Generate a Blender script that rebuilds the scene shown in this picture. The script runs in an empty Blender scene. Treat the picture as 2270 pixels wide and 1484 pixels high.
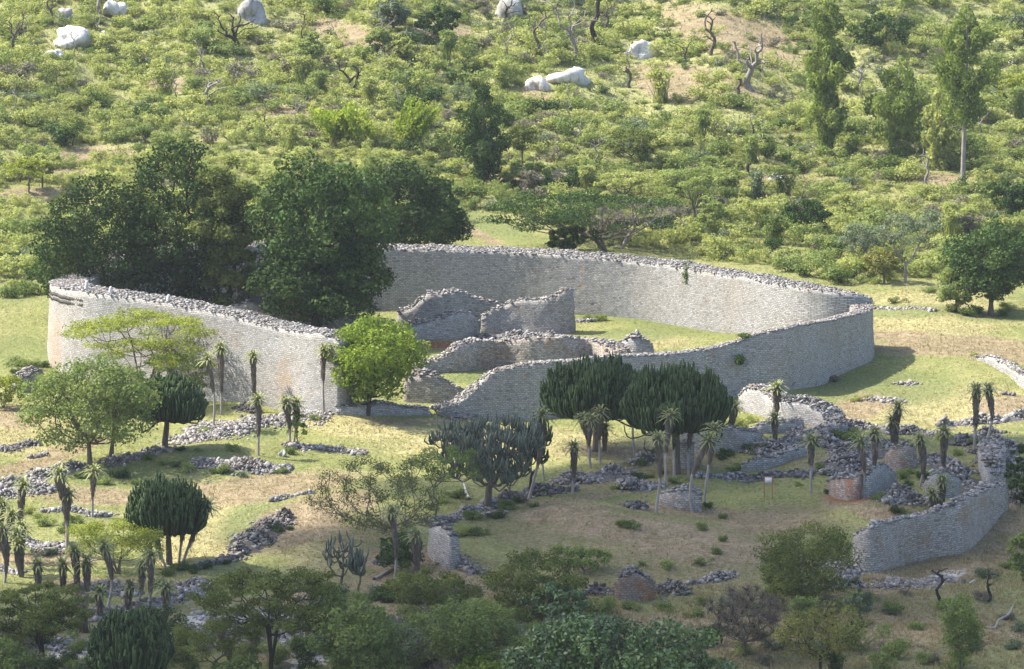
import bpy, math, random
import numpy as np

# ------------------------------------------------------------------ camera, world, sun, exposure
SC = bpy.context.scene
COL = SC.collection
F, HC, PITCH = 10200.0, 80.0, math.radians(9.0)      # focal length in photo pixels, eye height, downward tilt
cd = bpy.data.cameras.new("camera"); cam = bpy.data.objects.new("camera", cd); COL.objects.link(cam)
cd.sensor_width = 36.0; cd.lens = 36.0 * F / 2270.0
cd.clip_start = 1.0; cd.clip_end = 6000.0
cam.location = (0, 0, HC); cam.rotation_euler = (math.radians(90) - PITCH, 0, 0)
SC.camera = cam

SUN_EL, SUN_BACK = math.radians(49), math.radians(14)
HAZE = 0.000045
SDIR = np.array([-math.cos(SUN_EL) * math.cos(SUN_BACK), math.cos(SUN_EL) * math.sin(SUN_BACK), math.sin(SUN_EL)])
w = bpy.data.worlds.new("World"); SC.world = w; w.use_nodes = True
wn = w.node_tree.nodes; bg = wn["Background"]
sky = wn.new("ShaderNodeTexSky"); sky.sky_type = 'NISHITA'; sky.sun_disc = False
sky.sun_elevation = SUN_EL; sky.sun_rotation = math.atan2(SDIR[0], SDIR[1])
sky.altitude = 1100; sky.air_density = 1.0; sky.dust_density = 4.5; sky.ozone_density = 0.6
w.node_tree.links.new(sky.outputs[0], bg.inputs[0]); bg.inputs[1].default_value = 0.15
sd = bpy.data.lights.new("sun", 'SUN'); sun = bpy.data.objects.new("sun", sd); COL.objects.link(sun)
sd.energy = 4.5; sd.angle = math.radians(0.53); sd.color = (1.0, 0.935, 0.83)
from mathutils import Vector
sun.rotation_euler = Vector(SDIR).to_track_quat('Z', 'Y').to_euler()
sun.location = (-200, 60, 300)
SC.view_settings.view_transform = 'Standard'; SC.view_settings.look = 'None'
SC.view_settings.gamma = 1.0; SC.view_settings.exposure = 1.5
SC.view_settings.use_curve_mapping = False
SC.cycles.max_bounces = 5; SC.cycles.transparent_max_bounces = 6
SC.cycles.diffuse_bounces = 3; SC.cycles.transmission_bounces = 3; SC.cycles.glossy_bounces = 2

RNG = np.random.default_rng(11)
CP, SP = math.cos(PITCH), math.sin(PITCH)

# ------------------------------------------------------------------ terrain height and layout helpers
def ray(px, py):
    x = (px - 1135.0) / F; y = -(py - 742.0) / F
    return np.array([x, CP + y * SP, -SP + y * CP])

def proj(X, Y, Z):
    dz = Z - HC
    d = Y * CP - dz * SP
    u = Y * SP + dz * CP
    return 1135.0 + F * X / d, 742.0 - F * u / d

_w = np.random.default_rng(5)
WAVES = [(2 * math.pi / L, a, t, p) for L, a, t, p in
         zip(_w.uniform(9, 45, 14), _w.uniform(0.03, 0.12, 14), _w.uniform(0, 6.28, 14), _w.uniform(0, 6.28, 14))]
HWAVES = [(2 * math.pi / L, a, t, p) for L, a, t, p in
          zip(_w.uniform(18, 90, 12), _w.uniform(0.15, 0.8, 12), _w.uniform(0, 6.28, 12), _w.uniform(0, 6.28, 12))]
MOUNDS = []           # (x, y, rx, ry, h) filled in below, from the flat-ground position of the mound
def hgt(X, Y):
    X = np.asarray(X, float); Y = np.asarray(Y, float)
    z = np.zeros(np.broadcast(X, Y).shape)
    for k, a, t, p in WAVES:
        z = z + a * np.sin(k * (X * math.cos(t) + Y * math.sin(t)) + p)
    s = Y - 592.0 - 10 * np.sin(X / 31.0)
    hill = 0.5 * (s + np.sqrt(s * s + 500.0))
    f = 1 / (1 + np.exp(-(Y - 640) / 22.0))
    for k, a, t, p in HWAVES:
        z = z + a * f * np.sin(k * (X * math.cos(t) + Y * math.sin(t)) + p)
    z = z + 0.14 * hill
    for mx, my, rx, ry, h in MOUNDS:
        z = z + h * np.exp(-((X - mx) / rx) ** 2 - ((Y - my) / ry) ** 2)
    return z

def G(px, py):
    """point of the terrain seen at a photo pixel"""
    d = ray(px, py)
    t = np.arange(200.0, 2500.0, 2.0)
    below = (HC + t * d[2]) < hgt(t * d[0], t * d[1])
    i = int(np.argmax(below)) if below.any() else len(t) - 1
    a, b = t[max(i - 1, 0)], t[i]
    for _ in range(24):
        m = 0.5 * (a + b)
        if HC + m * d[2] < float(hgt(m * d[0], m * d[1])): b = m
        else: a = m
    p = d * b
    return np.array([p[0], p[1], float(hgt(p[0], p[1]))])

def ztop(p, px, py):
    d = ray(px, py)
    return HC + p[1] / d[1] * d[2]

def mpp(p):
    return (p[1] * CP - (p[2] - HC) * SP) / F

for px, py, rx, ry, h in [(1290, 1160, 7, 9, 1.5), (1500, 1230, 9, 10, 1.1), (1690, 1120, 3.6, 5, 0.8), (1100, 1230, 5, 7, .7),
                          (780, 930, 7, 6, 0.9), (1950, 1140, 5, 6, 1.2), (620, 1130, 7, 8, 0.8), (1750, 1020, 8, 9, .8),
                          (2050, 1060, 8, 9, 1.0), (430, 1020, 8, 6, .7), (1380, 1300, 6, 8, .6), (600, 1000, 6, 5, .5)]:
    q = G(px, py); MOUNDS.append((q[0], q[1], rx, ry, h))

# ------------------------------------------------------------------ mesh helpers
class MB:
    def __init__(s):
        s.v = []; s.q = []; s.t = []; s.tq = []; s.tt = []; s.n = 0; s.uvq = []; s.has_uv = False
    def add(s, v, q=None, t=None, tint=0.5, uv=None):
        v = np.asarray(v, float).reshape(-1, 3); s.v.append(v)
        if q is not None and len(q):
            q = np.asarray(q, int); s.q.append(q + s.n); s.tq.append(np.broadcast_to(tint, (len(q),)).astype(float))
            if uv is not None: s.uvq.append(np.asarray(uv, float)); s.has_uv = True
        if t is not None and len(t):
            t = np.asarray(t, int); s.t.append(t + s.n); s.tt.append(np.broadcast_to(tint, (len(t),)).astype(float))
        s.n += len(v)
    def build(s, name, mat, parent=None, smooth=False):
        me = bpy.data.meshes.new(name)
        v = np.concatenate(s.v)
        q = np.concatenate(s.q) if s.q else np.zeros((0, 4), int)
        t = np.concatenate(s.t) if s.t else np.zeros((0, 3), int)
        tint = np.concatenate(s.tq + s.tt)
        me.vertices.add(len(v)); me.vertices.foreach_set('co', v.astype(np.float32).ravel())
        li = np.concatenate([q.ravel(), t.ravel()]).astype(np.int32)
        tot = np.concatenate([np.full(len(q), 4), np.full(len(t), 3)]).astype(np.int32)
        st = np.concatenate([[0], np.cumsum(tot)[:-1]]).astype(np.int32)
        me.loops.add(len(li)); me.loops.foreach_set('vertex_index', li)
        me.polygons.add(len(tot)); me.polygons.foreach_set('loop_start', st); me.polygons.foreach_set('loop_total', tot)
        me.update(calc_edges=True)
        me.attributes.new('tint', 'FLOAT', 'FACE').data.foreach_set('value', tint.astype(np.float32))
        if s.has_uv and not len(t):
            ul = me.uv_layers.new(name='UVMap'); ul.data.foreach_set('uv', np.concatenate(s.uvq).astype(np.float32).ravel())
        if smooth: me.polygons.foreach_set('use_smooth', np.ones(len(tot), bool))
        me.materials.append(mat)
        o = bpy.data.objects.new(name, me); COL.objects.link(o)
        if parent is not None: o.parent = parent
        return o

def tag(o, label=None, cat=None, group=None, kind=None):
    if label: o['label'] = label
    if cat: o['category'] = cat
    if group: o['group'] = group
    if kind: o['kind'] = kind
    return o

def empty(name, loc, label, cat, group=None, rz=0.0):
    o = bpy.data.objects.new(name, None); COL.objects.link(o)
    o.location = tuple(float(c) for c in loc); o.rotation_euler = (0, 0, rz); o.empty_display_size = 0.5
    return tag(o, label, cat, group)

def unit(v):
    return v / np.maximum(np.linalg.norm(v, axis=-1, keepdims=True), 1e-9)

def cards(mb, P, N, s, asp, rng, tint, tri=False):
    """leaf-sized diamonds at P facing N"""
    n = len(P); N = unit(N)
    r = rng.normal(size=(n, 3)); T = unit(np.cross(N, r)); B = np.cross(N, T)
    s = np.broadcast_to(s, (n,))[:, None] * rng.uniform(0.65, 1.35, (n, 1))
    a = s * asp
    bend = N * s * 0.25
    V = np.stack([P - T * s - bend, P - B * a, P + T * s - bend, P + B * a], 1).reshape(-1, 3)
    Q = np.arange(4 * n).reshape(n, 4)
    mb.add(V, Q, tint=tint)

def blades(mb, P, D, L, wd, rng, tint):
    """thin pointed blades from P along D"""
    n = len(P); D = unit(D); r = rng.normal(size=(n, 3)); B = unit(np.cross(D, r))
    L = np.broadcast_to(L, (n,))[:, None]; wd = np.broadcast_to(wd, (n,))[:, None]
    V = np.stack([P - B * wd, P + B * wd, P + D * L], 1).reshape(-1, 3)
    mb.add(V, t=np.arange(3 * n).reshape(n, 3), tint=tint)

def tube(mb, pts, rad, sides=6, tint=0.5, cap=True, grad=None):
    pts = np.asarray(pts, float); n = len(pts); rad = np.broadcast_to(rad, (n,))
    tan = unit(np.gradient(pts, axis=0))
    ref = np.array([0.3, 0.9, 0.1]) if abs(tan[0] @ np.array([0.3, 0.9, 0.1])) < 0.85 else np.array([0.9, -0.2, 0.1])
    U = unit(np.cross(tan, ref)); W = np.cross(tan, U)
    a = np.arange(sides) * 2 * math.pi / sides
    V = pts[:, None] + rad[:, None, None] * (np.cos(a)[None, :, None] * U[:, None] + np.sin(a)[None, :, None] * W[:, None])
    i = np.arange(n - 1)[:, None] * sides; j = np.arange(sides)[None]; k = (j + 1) % sides
    Q = np.stack([i + j, i + k, i + sides + k, i + sides + j], -1).reshape(-1, 4)
    T = None; V = V.reshape(-1, 3)
    if cap:
        V = np.vstack([V, pts[-1:] + tan[-1:] * rad[-1] * 0.7])
        b = (n - 1) * sides
        T = np.stack([b + j[0], b + k[0], np.full(sides, len(V) - 1)], -1)
    if grad is not None:
        q0 = np.repeat(np.linspace(grad[0], grad[1], n - 1), sides); mb.add(V, Q, tint=q0)
        if T is not None: mb.n -= len(V); mb.t.append(T + mb.n); mb.tt.append(np.full(len(T), float(grad[1]))); mb.n += len(V)
        return
    mb.add(V, Q, T, tint=tint)

CUBE = np.array([[-1, -1, -1], [1, -1, -1], [1, 1, -1], [-1, 1, -1], [-1, -1, 1], [1, -1, 1], [1, 1, 1], [-1, 1, 1]], float)
CUBEQ = np.array([[0, 3, 2, 1], [4, 5, 6, 7], [0, 1, 5, 4], [1, 2, 6, 5], [2, 3, 7, 6], [3, 0, 4, 7]])
def stones(mb, P, size, rng, flat=0.55, tilt=0.35):
    """broken granite slabs"""
    n = len(P)
    if n == 0: return
    size = np.broadcast_to(size, (n,))
    S = np.stack([size * rng.uniform(0.55, 1.2, n), size * rng.uniform(0.45, 0.9, n), size * flat * rng.uniform(0.5, 1.1, n)], 1)
    V = CUBE[None] * (1 + rng.uniform(-0.38, 0.2, (n, 8, 3)))
    V = V * S[:, None]
    az = rng.uniform(0, 6.28, n); e = rng.normal(0, tilt, n); g = rng.normal(0, tilt, n)
    ca, sa, ce, se, cg, sg = np.cos(az), np.sin(az), np.cos(e), np.sin(e), np.cos(g), np.sin(g)
    x, y, z = V[..., 0], V[..., 1], V[..., 2]
    y, z = y * ce[:, None] - z * se[:, None], y * se[:, None] + z * ce[:, None]
    x, z = x * cg[:, None] + z * sg[:, None], -x * sg[:, None] + z * cg[:, None]
    x, y = x * ca[:, None] - y * sa[:, None], x * sa[:, None] + y * ca[:, None]
    V = np.stack([x, y, z], -1) + P[:, None]
    Q = (CUBEQ[None] + 8 * np.arange(n)[:, None, None]).reshape(-1, 4)
    mb.add(V.reshape(-1, 3), Q, tint=np.repeat(rng.uniform(0, 1, n), 6))

def catmull(P, step):
    """smooth resampling of control rows (x, y, ...) at about `step` metres"""
    P = np.asarray(P, float)
    E = np.vstack([2 * P[0] - P[1], P, 2 * P[-1] - P[-2]])
    out = []
    for i in range(1, len(E) - 2):
        p0, p1, p2, p3 = E[i - 1:i + 3]
        n = max(1, int(np.linalg.norm(p2[:2] - p1[:2]) / step))
        t = (np.arange(n) / n)[:, None]
        out.append(0.5 * (2 * p1 + (p2 - p0) * t + (2 * p0 - 5 * p1 + 4 * p2 - p3) * t ** 2 + (3 * p1 - p0 - 3 * p2 + p3) * t ** 3))
    return np.vstack(out + [P[-1:]])

# ------------------------------------------------------------------ materials
class NT:
    def __init__(s, name):
        s.m = bpy.data.materials.new(name); s.m.use_nodes = True
        s.t = s.m.node_tree; s.t.nodes.clear(); s.out = s.n('OutputMaterial')
    def n(s, typ, **kw):
        nd = s.t.nodes.new('ShaderNode' + typ)
        for k, v in kw.items(): setattr(nd, k, v)
        return nd
    def l(s, a, b): s.t.links.new(a, b)
    def attr(s, name): return s.n('Attribute', attribute_name=name).outputs['Fac']
    def noise(s, scale, detail=4, rough=0.55, vec=None, dist=0.0):
        nd = s.n('TexNoise'); nd.inputs['Scale'].default_value = scale; nd.inputs['Detail'].default_value = detail
        nd.inputs['Roughness'].default_value = rough; nd.inputs['Distortion'].default_value = dist
        s.l(vec if vec is not None else s.pos(), nd.inputs['Vector']); return nd.outputs['Fac']
    def pos(s):
        return s.n('TexCoord').outputs['Object']
    def ramp(s, fac, stops, interp='LINEAR'):
        nd = s.n('ValToRGB'); cr = nd.color_ramp; cr.interpolation = interp
        while len(cr.elements) < len(stops): cr.elements.new(0.5)
        for e, (p, c) in zip(cr.elements, stops):
            e.position = p; e.color = (*c, 1) if len(c) == 3 else c
        s.l(fac, nd.inputs[0]); return nd.outputs[0]
    def mix(s, fac, a, b, blend='MIX'):
        nd = s.n('Mix', data_type='RGBA', blend_type=blend)
        for val, sock in ((fac, nd.inputs[0]), (a, nd.inputs[6]), (b, nd.inputs[7])):
            if isinstance(val, (int, float)): sock.default_value = val
            elif isinstance(val, tuple): sock.default_value = (*val, 1)
            else: s.l(val, sock)
        return nd.outputs[2]
    def math(s, op, a, b=0.5, clamp=False):
        nd = s.n('Math', operation=op, use_clamp=clamp)
        for val, sock in ((a, nd.inputs[0]), (b, nd.inputs[1])):
            if isinstance(val, (int, float)): sock.default_value = val
            else: s.l(val, sock)
        return nd.outputs[0]
    def bump(s, h, strength, dist):
        nd = s.n('Bump'); nd.inputs['Strength'].default_value = strength; nd.inputs['Distance'].default_value = dist
        s.l(h, nd.inputs['Height']); return nd.outputs[0]
    def bsdf(s, col, rough=0.9, spec=0.15, normal=None):
        b = s.n('BsdfPrincipled'); b.inputs['Roughness'].default_value = rough
        b.inputs['Specular IOR Level'].default_value = spec
        if isinstance(col, tuple): b.inputs['Base Color'].default_value = (*col, 1)
        else: s.l(col, b.inputs['Base Color'])
        if normal is not None: s.l(normal, b.inputs['Normal'])
        return b
    def done(s, sh): s.l(sh.outputs[0], s.out.inputs[0]); return s.m

def leaf_mat(name, c0, c1, c2, transl=0.35, spec=0.08, rough=0.7):
    m = NT(name)
    t = m.attr('tint')
    big = m.noise(0.55, 3)
    f = m.math('ADD', m.math('MULTIPLY', t, 0.72), m.math('MULTIPLY', m.math('SUBTRACT', big, 0.5), 0.9))
    f = m.math('ADD', f, 0.14)
    col = m.ramp(f, [(0.08, c0), (0.5, c1), (0.95, c2)])
    b = m.bsdf(col, rough, spec)
    tr = m.n('BsdfTranslucent'); m.l(m.mix(0.75, col, (1.0, 1.0, 0.35), 'MULTIPLY'), tr.inputs[0])
    mx = m.n('MixShader'); mx.inputs[0].default_value = transl
    m.l(b.outputs[0], mx.inputs[1]); m.l(tr.outputs[0], mx.inputs[2])
    return m.done(mx)

def bark_mat(name, c0, c1):
    m = NT(name)
    mp = m.n('Mapping'); mp.inputs['Scale'].default_value = (6, 6, 1.2); m.l(m.pos(), mp.inputs[0])
    nz = m.noise(1.0, 5, 0.65, mp.outputs[0])
    f = m.math('ADD', nz, m.math('MULTIPLY', m.math('SUBTRACT', m.attr('tint'), 0.5), 0.5))
    return m.done(m.bsdf(m.ramp(f, [(0.3, c0), (0.72, c1)]), 0.95, 0.1, m.bump(nz, 0.6, 0.06)))

def stone_mat(name, lo, hi, warm, warm_amt, stain, stain_pos, dark_amt=0.5, spots_at=()):
    """coursed dry granite blocks laid out in wall length x height (UV), with lichen and soil stains"""
    m = NT(name)
    uv = m.n('UVMap', uv_map='UVMap').outputs[0]
    wob = m.n('TexNoise'); wob.inputs['Scale'].default_value = 0.9; wob.inputs['Detail'].default_value = 3; m.l(uv, wob.inputs['Vector'])
    sub = m.n('VectorMath', operation='SUBTRACT'); m.l(wob.outputs['Color'], sub.inputs[0]); sub.inputs[1].default_value = (.5, .5, .5)
    sc = m.n('VectorMath', operation='SCALE'); m.l(sub.outputs[0], sc.inputs[0]); sc.inputs['Scale'].default_value = 0.40
    ad = m.n('VectorMath', operation='ADD'); m.l(uv, ad.inputs[0]); m.l(sc.outputs[0], ad.inputs[1])
    br = m.n('TexBrick'); m.l(ad.outputs[0], br.inputs['Vector'])
    br.inputs['Color1'].default_value = (0, 0, 0, 1); br.inputs['Color2'].default_value = (1, 1, 1, 1); br.inputs['Mortar'].default_value = (.5, .5, .5, 1)
    br.inputs['Scale'].default_value = 1.0; br.inputs['Mortar Size'].default_value = 0.024; br.inputs['Mortar Smooth'].default_value = 0.25
    br.inputs['Brick Width'].default_value = 0.37; br.inputs['Row Height'].default_value = 0.185; br.offset = 0.43
    pb = m.n('RGBToBW'); m.l(br.outputs['Color'], pb.inputs[0])
    col = m.ramp(pb.outputs[0], [(0.0, tuple(c * 0.72 for c in lo)), (0.08, lo), (0.85, hi), (1.0, tuple(min(1, c * 1.12) for c in hi))])
    big = m.noise(0.13, 5, 0.6, uv)
    col = m.mix(m.math('MULTIPLY', m.ramp(big, [(0.42, (0, 0, 0)), (0.66, (1, 1, 1))]), warm_amt), col, warm, 'MULTIPLY')
    st = m.n('Mapping'); st.inputs['Scale'].default_value = (0.9, 0.11, 1); m.l(uv, st.inputs[0])
    streak = m.noise(1.0, 5, 0.65, st.outputs[0])
    col = m.mix(m.math('MULTIPLY', m.ramp(streak, [(0.5, (0, 0, 0)), (0.72, (1, 1, 1))]), dark_amt), col, (0.62, 0.6, 0.62), 'MULTIPLY')
    sn = m.noise(0.34, 6, 0.7, st.outputs[0])
    sn2 = m.noise(0.5, 5, 0.7, uv)
    smask = m.ramp(m.math('MULTIPLY', m.math('ADD', sn, sn2), 0.5), [(stain_pos, (0, 0, 0)), (stain_pos + 0.1, (1, 1, 1))])
    col = m.mix(m.math('MULTIPLY', smask, 0.75), col, stain)
    for (x_, y_, z_, r_) in spots_at:       # lichen and soil stains that sit at one place of the wall
        dn = m.n('VectorMath', operation='DISTANCE'); m.l(m.pos(), dn.inputs[0]); dn.inputs[1].default_value = (x_, y_, z_)
        near = m.math('SUBTRACT', 1.0, m.math('DIVIDE', dn.outputs['Value'], r_), True)
        sm = m.ramp(m.math('MULTIPLY', near, m.math('MULTIPLY', m.math('POWER', sn, 1.5), m.math('MULTIPLY', sn2, 5.2))), [(.36, (0, 0, 0)), (.60, (1, 1, 1))])
        col = m.mix(m.math('MULTIPLY', sm, .38), col, stain)
    spots = m.noise(3.2, 4, 0.7, uv)
    col = m.mix(m.math('MULTIPLY', m.ramp(spots, [(0.6, (0, 0, 0)), (0.68, (1, 1, 1))]), 0.6), col, (0.12, 0.112, 0.105))
    fine = m.noise(5.0, 3, 0.6, uv)
    col = m.mix(1.0, col, m.ramp(fine, [(0.3, (0.72, 0.72, 0.72)), (0.7, (1.15, 1.15, 1.15))]), 'MULTIPLY')
    col = m.mix(m.math('MULTIPLY', br.outputs['Fac'], 0.72), col, (0.10, 0.095, 0.09))
    h = m.math('ADD', m.math('MULTIPLY', m.math('SUBTRACT', 1.0, br.outputs['Fac']), 0.7), m.math('ADD', m.math('MULTIPLY', fine, 0.35), m.math('MULTIPLY', pb.outputs[0], 0.4)))
    return m.done(m.bsdf(col, 0.93, 0.12, m.bump(h, 0.75, 0.09)))

def rubble_mat(name, c0, c1, c2):
    m = NT(name)
    nz = m.noise(2.2, 4, 0.65)
    f = m.math('ADD', m.math('MULTIPLY', m.attr('tint'), 0.7), m.math('MULTIPLY', nz, 0.35))
    col = m.ramp(f, [(0.1, c0), (0.5, c1), (0.95, c2)])
    big = m.noise(0.3, 4, 0.6)
    col = m.mix(m.math('MULTIPLY', m.ramp(big, [(0.5, (0, 0, 0)), (0.68, (1, 1, 1))]), 0.5), col, (0.95, 0.8, 0.62), 'MULTIPLY')
    return m.done(m.bsdf(col, 0.95, 0.1, m.bump(nz, 0.5, 0.08)))

M = {}
M['wall_pale'] = stone_mat('pale granite courses', (.275, .268, .25), (.37, .36, .34), (.94, .88, .78), .6, (.42, .26, .13), 0.57, .4, [(*(G(118, 815) + [0, 0, 2.5]), 7.5), (*(G(420, 884) + [0, 0, 1]), 5), (*(G(660, 910) + [0, 0, 3]), 5)])
M['wall_grey'] = stone_mat('grey weathered granite courses', (.26, .252, .235), (.36, .348, .325), (.92, .80, .68), .7, (.36, .21, .11), 0.585, .55)
M['wall_warm'] = stone_mat('warm stained granite courses', (.25, .23, .20), (.40, .37, .33), (.92, .74, .54), .9, (.34, .16, .06), 0.525, .6)
M['wall_stained'] = stone_mat('brown stained granite courses', (.27, .25, .23), (.37, .345, .315), (.9, .76, .62), .7, (.30, .17, .08), 0.515, .5)
M['wall_orange'] = stone_mat('orange lichened granite block', (.22, .18, .15), (.32, .27, .23), (.9, .6, .4), 1.0, (.36, .14, .035), 0.44, .5)
M['wall_red'] = stone_mat('red soil stained granite courses', (.24, .20, .17), (.36, .31, .26), (.9, .6, .4), 1.0, (.30, .10, .045), 0.47, .5)
M['rubble'] = rubble_mat('broken granite', (.07, .065, .06), (.18, .17, .16), (.36, .34, .325))
M['rubble_pale'] = rubble_mat('sun bleached broken granite', (.08, .073, .066), (.205, .192, .178), (.37, .35, .33))
M['rubble_dark'] = rubble_mat('lichen covered broken granite', (.045, .04, .038), (.12, .112, .105), (.26, .245, .23))
M['leaf_hill'] = leaf_mat('yellow green scrub leaves', (.20, .23, .085), (.34, .375, .135), (.46, .47, .22), .5)
M['leaf_mid'] = leaf_mat('mid green scrub leaves', (.13, .17, .058), (.22, .275, .09), (.33, .37, .15), .42)
M['leaf_deep'] = leaf_mat('deep green broad leaves', (.022, .046, .013), (.045, .085, .022), (.10, .15, .04), .22)
M['leaf_blue'] = leaf_mat('grey green leaves', (.07, .10, .06), (.14, .18, .105), (.25, .28, .17), .3)
M['leaf_dry'] = leaf_mat('brown grey twiggy leaves', (.11, .098, .075), (.18, .165, .125), (.27, .25, .19), .25)
M['leaf_bright'] = leaf_mat('bright fresh green leaves', (.075, .12, .018), (.165, .235, .032), (.29, .35, .06), .36)
M['leaf_acacia'] = leaf_mat('feathery yellow green acacia leaves', (.12, .15, .024), (.24, .28, .048), (.36, .39, .085), .38)
M['leaf_olive'] = leaf_mat('fine olive leaves', (.055, .075, .02), (.115, .142, .036), (.20, .22, .065), .32)
M['leaf_soft'] = leaf_mat('soft mid green leaves', (.075, .11, .032), (.145, .195, .058), (.24, .285, .095), .36)
M['leaf_euc'] = leaf_mat('drooping eucalyptus leaves', (.09, .13, .03), (.18, .24, .056), (.31, .36, .10), .35)
M['leaf_night'] = leaf_mat('dense dark leaves', (.015, .032, .009), (.032, .060, .016), (.085, .115, .028), .16, .06)
M['leaf_gloss'] = leaf_mat('glossy green leaves', (.035, .065, .02), (.07, .125, .034), (.17, .25, .065), .2, .45, .35)
M['leaf_yellow'] = leaf_mat('yellowing small leaves', (.11, .12, .035), (.19, .195, .06), (.28, .27, .09), .35)
M['bamboo'] = leaf_mat('bamboo leaves', (.18, .25, .035), (.32, .40, .06), (.44, .48, .11), .45)
M['euph'] = leaf_mat('dark green euphorbia stems', (.012, .024, .009), (.034, .058, .02), (.10, .14, .05), 0.0, .1, .7)
M['euph_grey'] = leaf_mat('greying euphorbia stems', (.05, .065, .045), (.085, .10, .072), (.16, .16, .12), 0.0, .2, .7)
M['aloe'] = leaf_mat('aloe leaves', (.10, .12, .045), (.18, .20, .075), (.30, .29, .12), .15, .3)
M['skirt'] = leaf_mat('dead hanging aloe leaves', (.075, .06, .05), (.14, .115, .095), (.24, .2, .165), .1, .05, .9)
M['bark'] = bark_mat('brown bark', (.06, .048, .038), (.16, .13, .10))
M['bark_pale'] = bark_mat('pale grey bark', (.12, .105, .09), (.32, .285, .25))
M['bark_dark'] = bark_mat('charred dark bark', (.018, .015, .013), (.06, .05, .045))
M['grass'] = leaf_mat('grass blades', (.12, .14, .04), (.22, .24, .085), (.36, .34, .16), .3, .1, .8)
M['grass_dry'] = leaf_mat('dry grass blades', (.20, .15, .08), (.30, .24, .13), (.42, .36, .22), .3, .1, .8)
for _nm, _k in (('boulder', 1.0), ('boulder_grey', .62)):
    m = NT('streaked granite boulder ' + _nm); mp = m.n('Mapping'); mp.inputs['Scale'].default_value = (1.1, 1.1, .22); m.l(m.pos(), mp.inputs[0])
    st = m.noise(1.0, 6, .7, mp.outputs[0]); sp = m.noise(1.4, 6, .75); cr = m.noise(.5, 3, .5, None, 1.5)
    col = m.ramp(st, [(.3, (.20 * _k, .185 * _k, .17 * _k)), (.5, (.52 * _k, .495 * _k, .46 * _k)), (.75, (.62 * _k, .60 * _k, .565 * _k))])
    col = m.mix(m.ramp(sp, [(.56, (0, 0, 0)), (.68, (.7, .7, .7))]), col, (.17 * _k, .155 * _k, .13 * _k))
    M[_nm] = m.done(m.bsdf(col, .95, .1, m.bump(m.math('ADD', sp, cr), .8, .25)))
m = NT('white painted board'); M['board'] = m.done(m.bsdf(m.ramp(m.noise(9), [(0.3, (.6, .6, .58)), (0.7, (.75, .75, .73))]), .6))
m = NT('rusty red steel'); M['rust'] = m.done(m.bsdf(m.ramp(m.noise(14), [(0.3, (.25, .07, .03)), (0.7, (.38, .14, .07))]), .7))
m = NT('white cloud'); _d = m.bsdf((.9, .9, .9), 1.0, 0.0)
_t = m.n('BsdfTransparent'); _x = m.n('MixShader'); _x.inputs[0].default_value = 0.32
m.l(_d.outputs[0], _x.inputs[1]); m.l(_t.outputs[0], _x.inputs[2]); M['cloud'] = m.done(_x)

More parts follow.
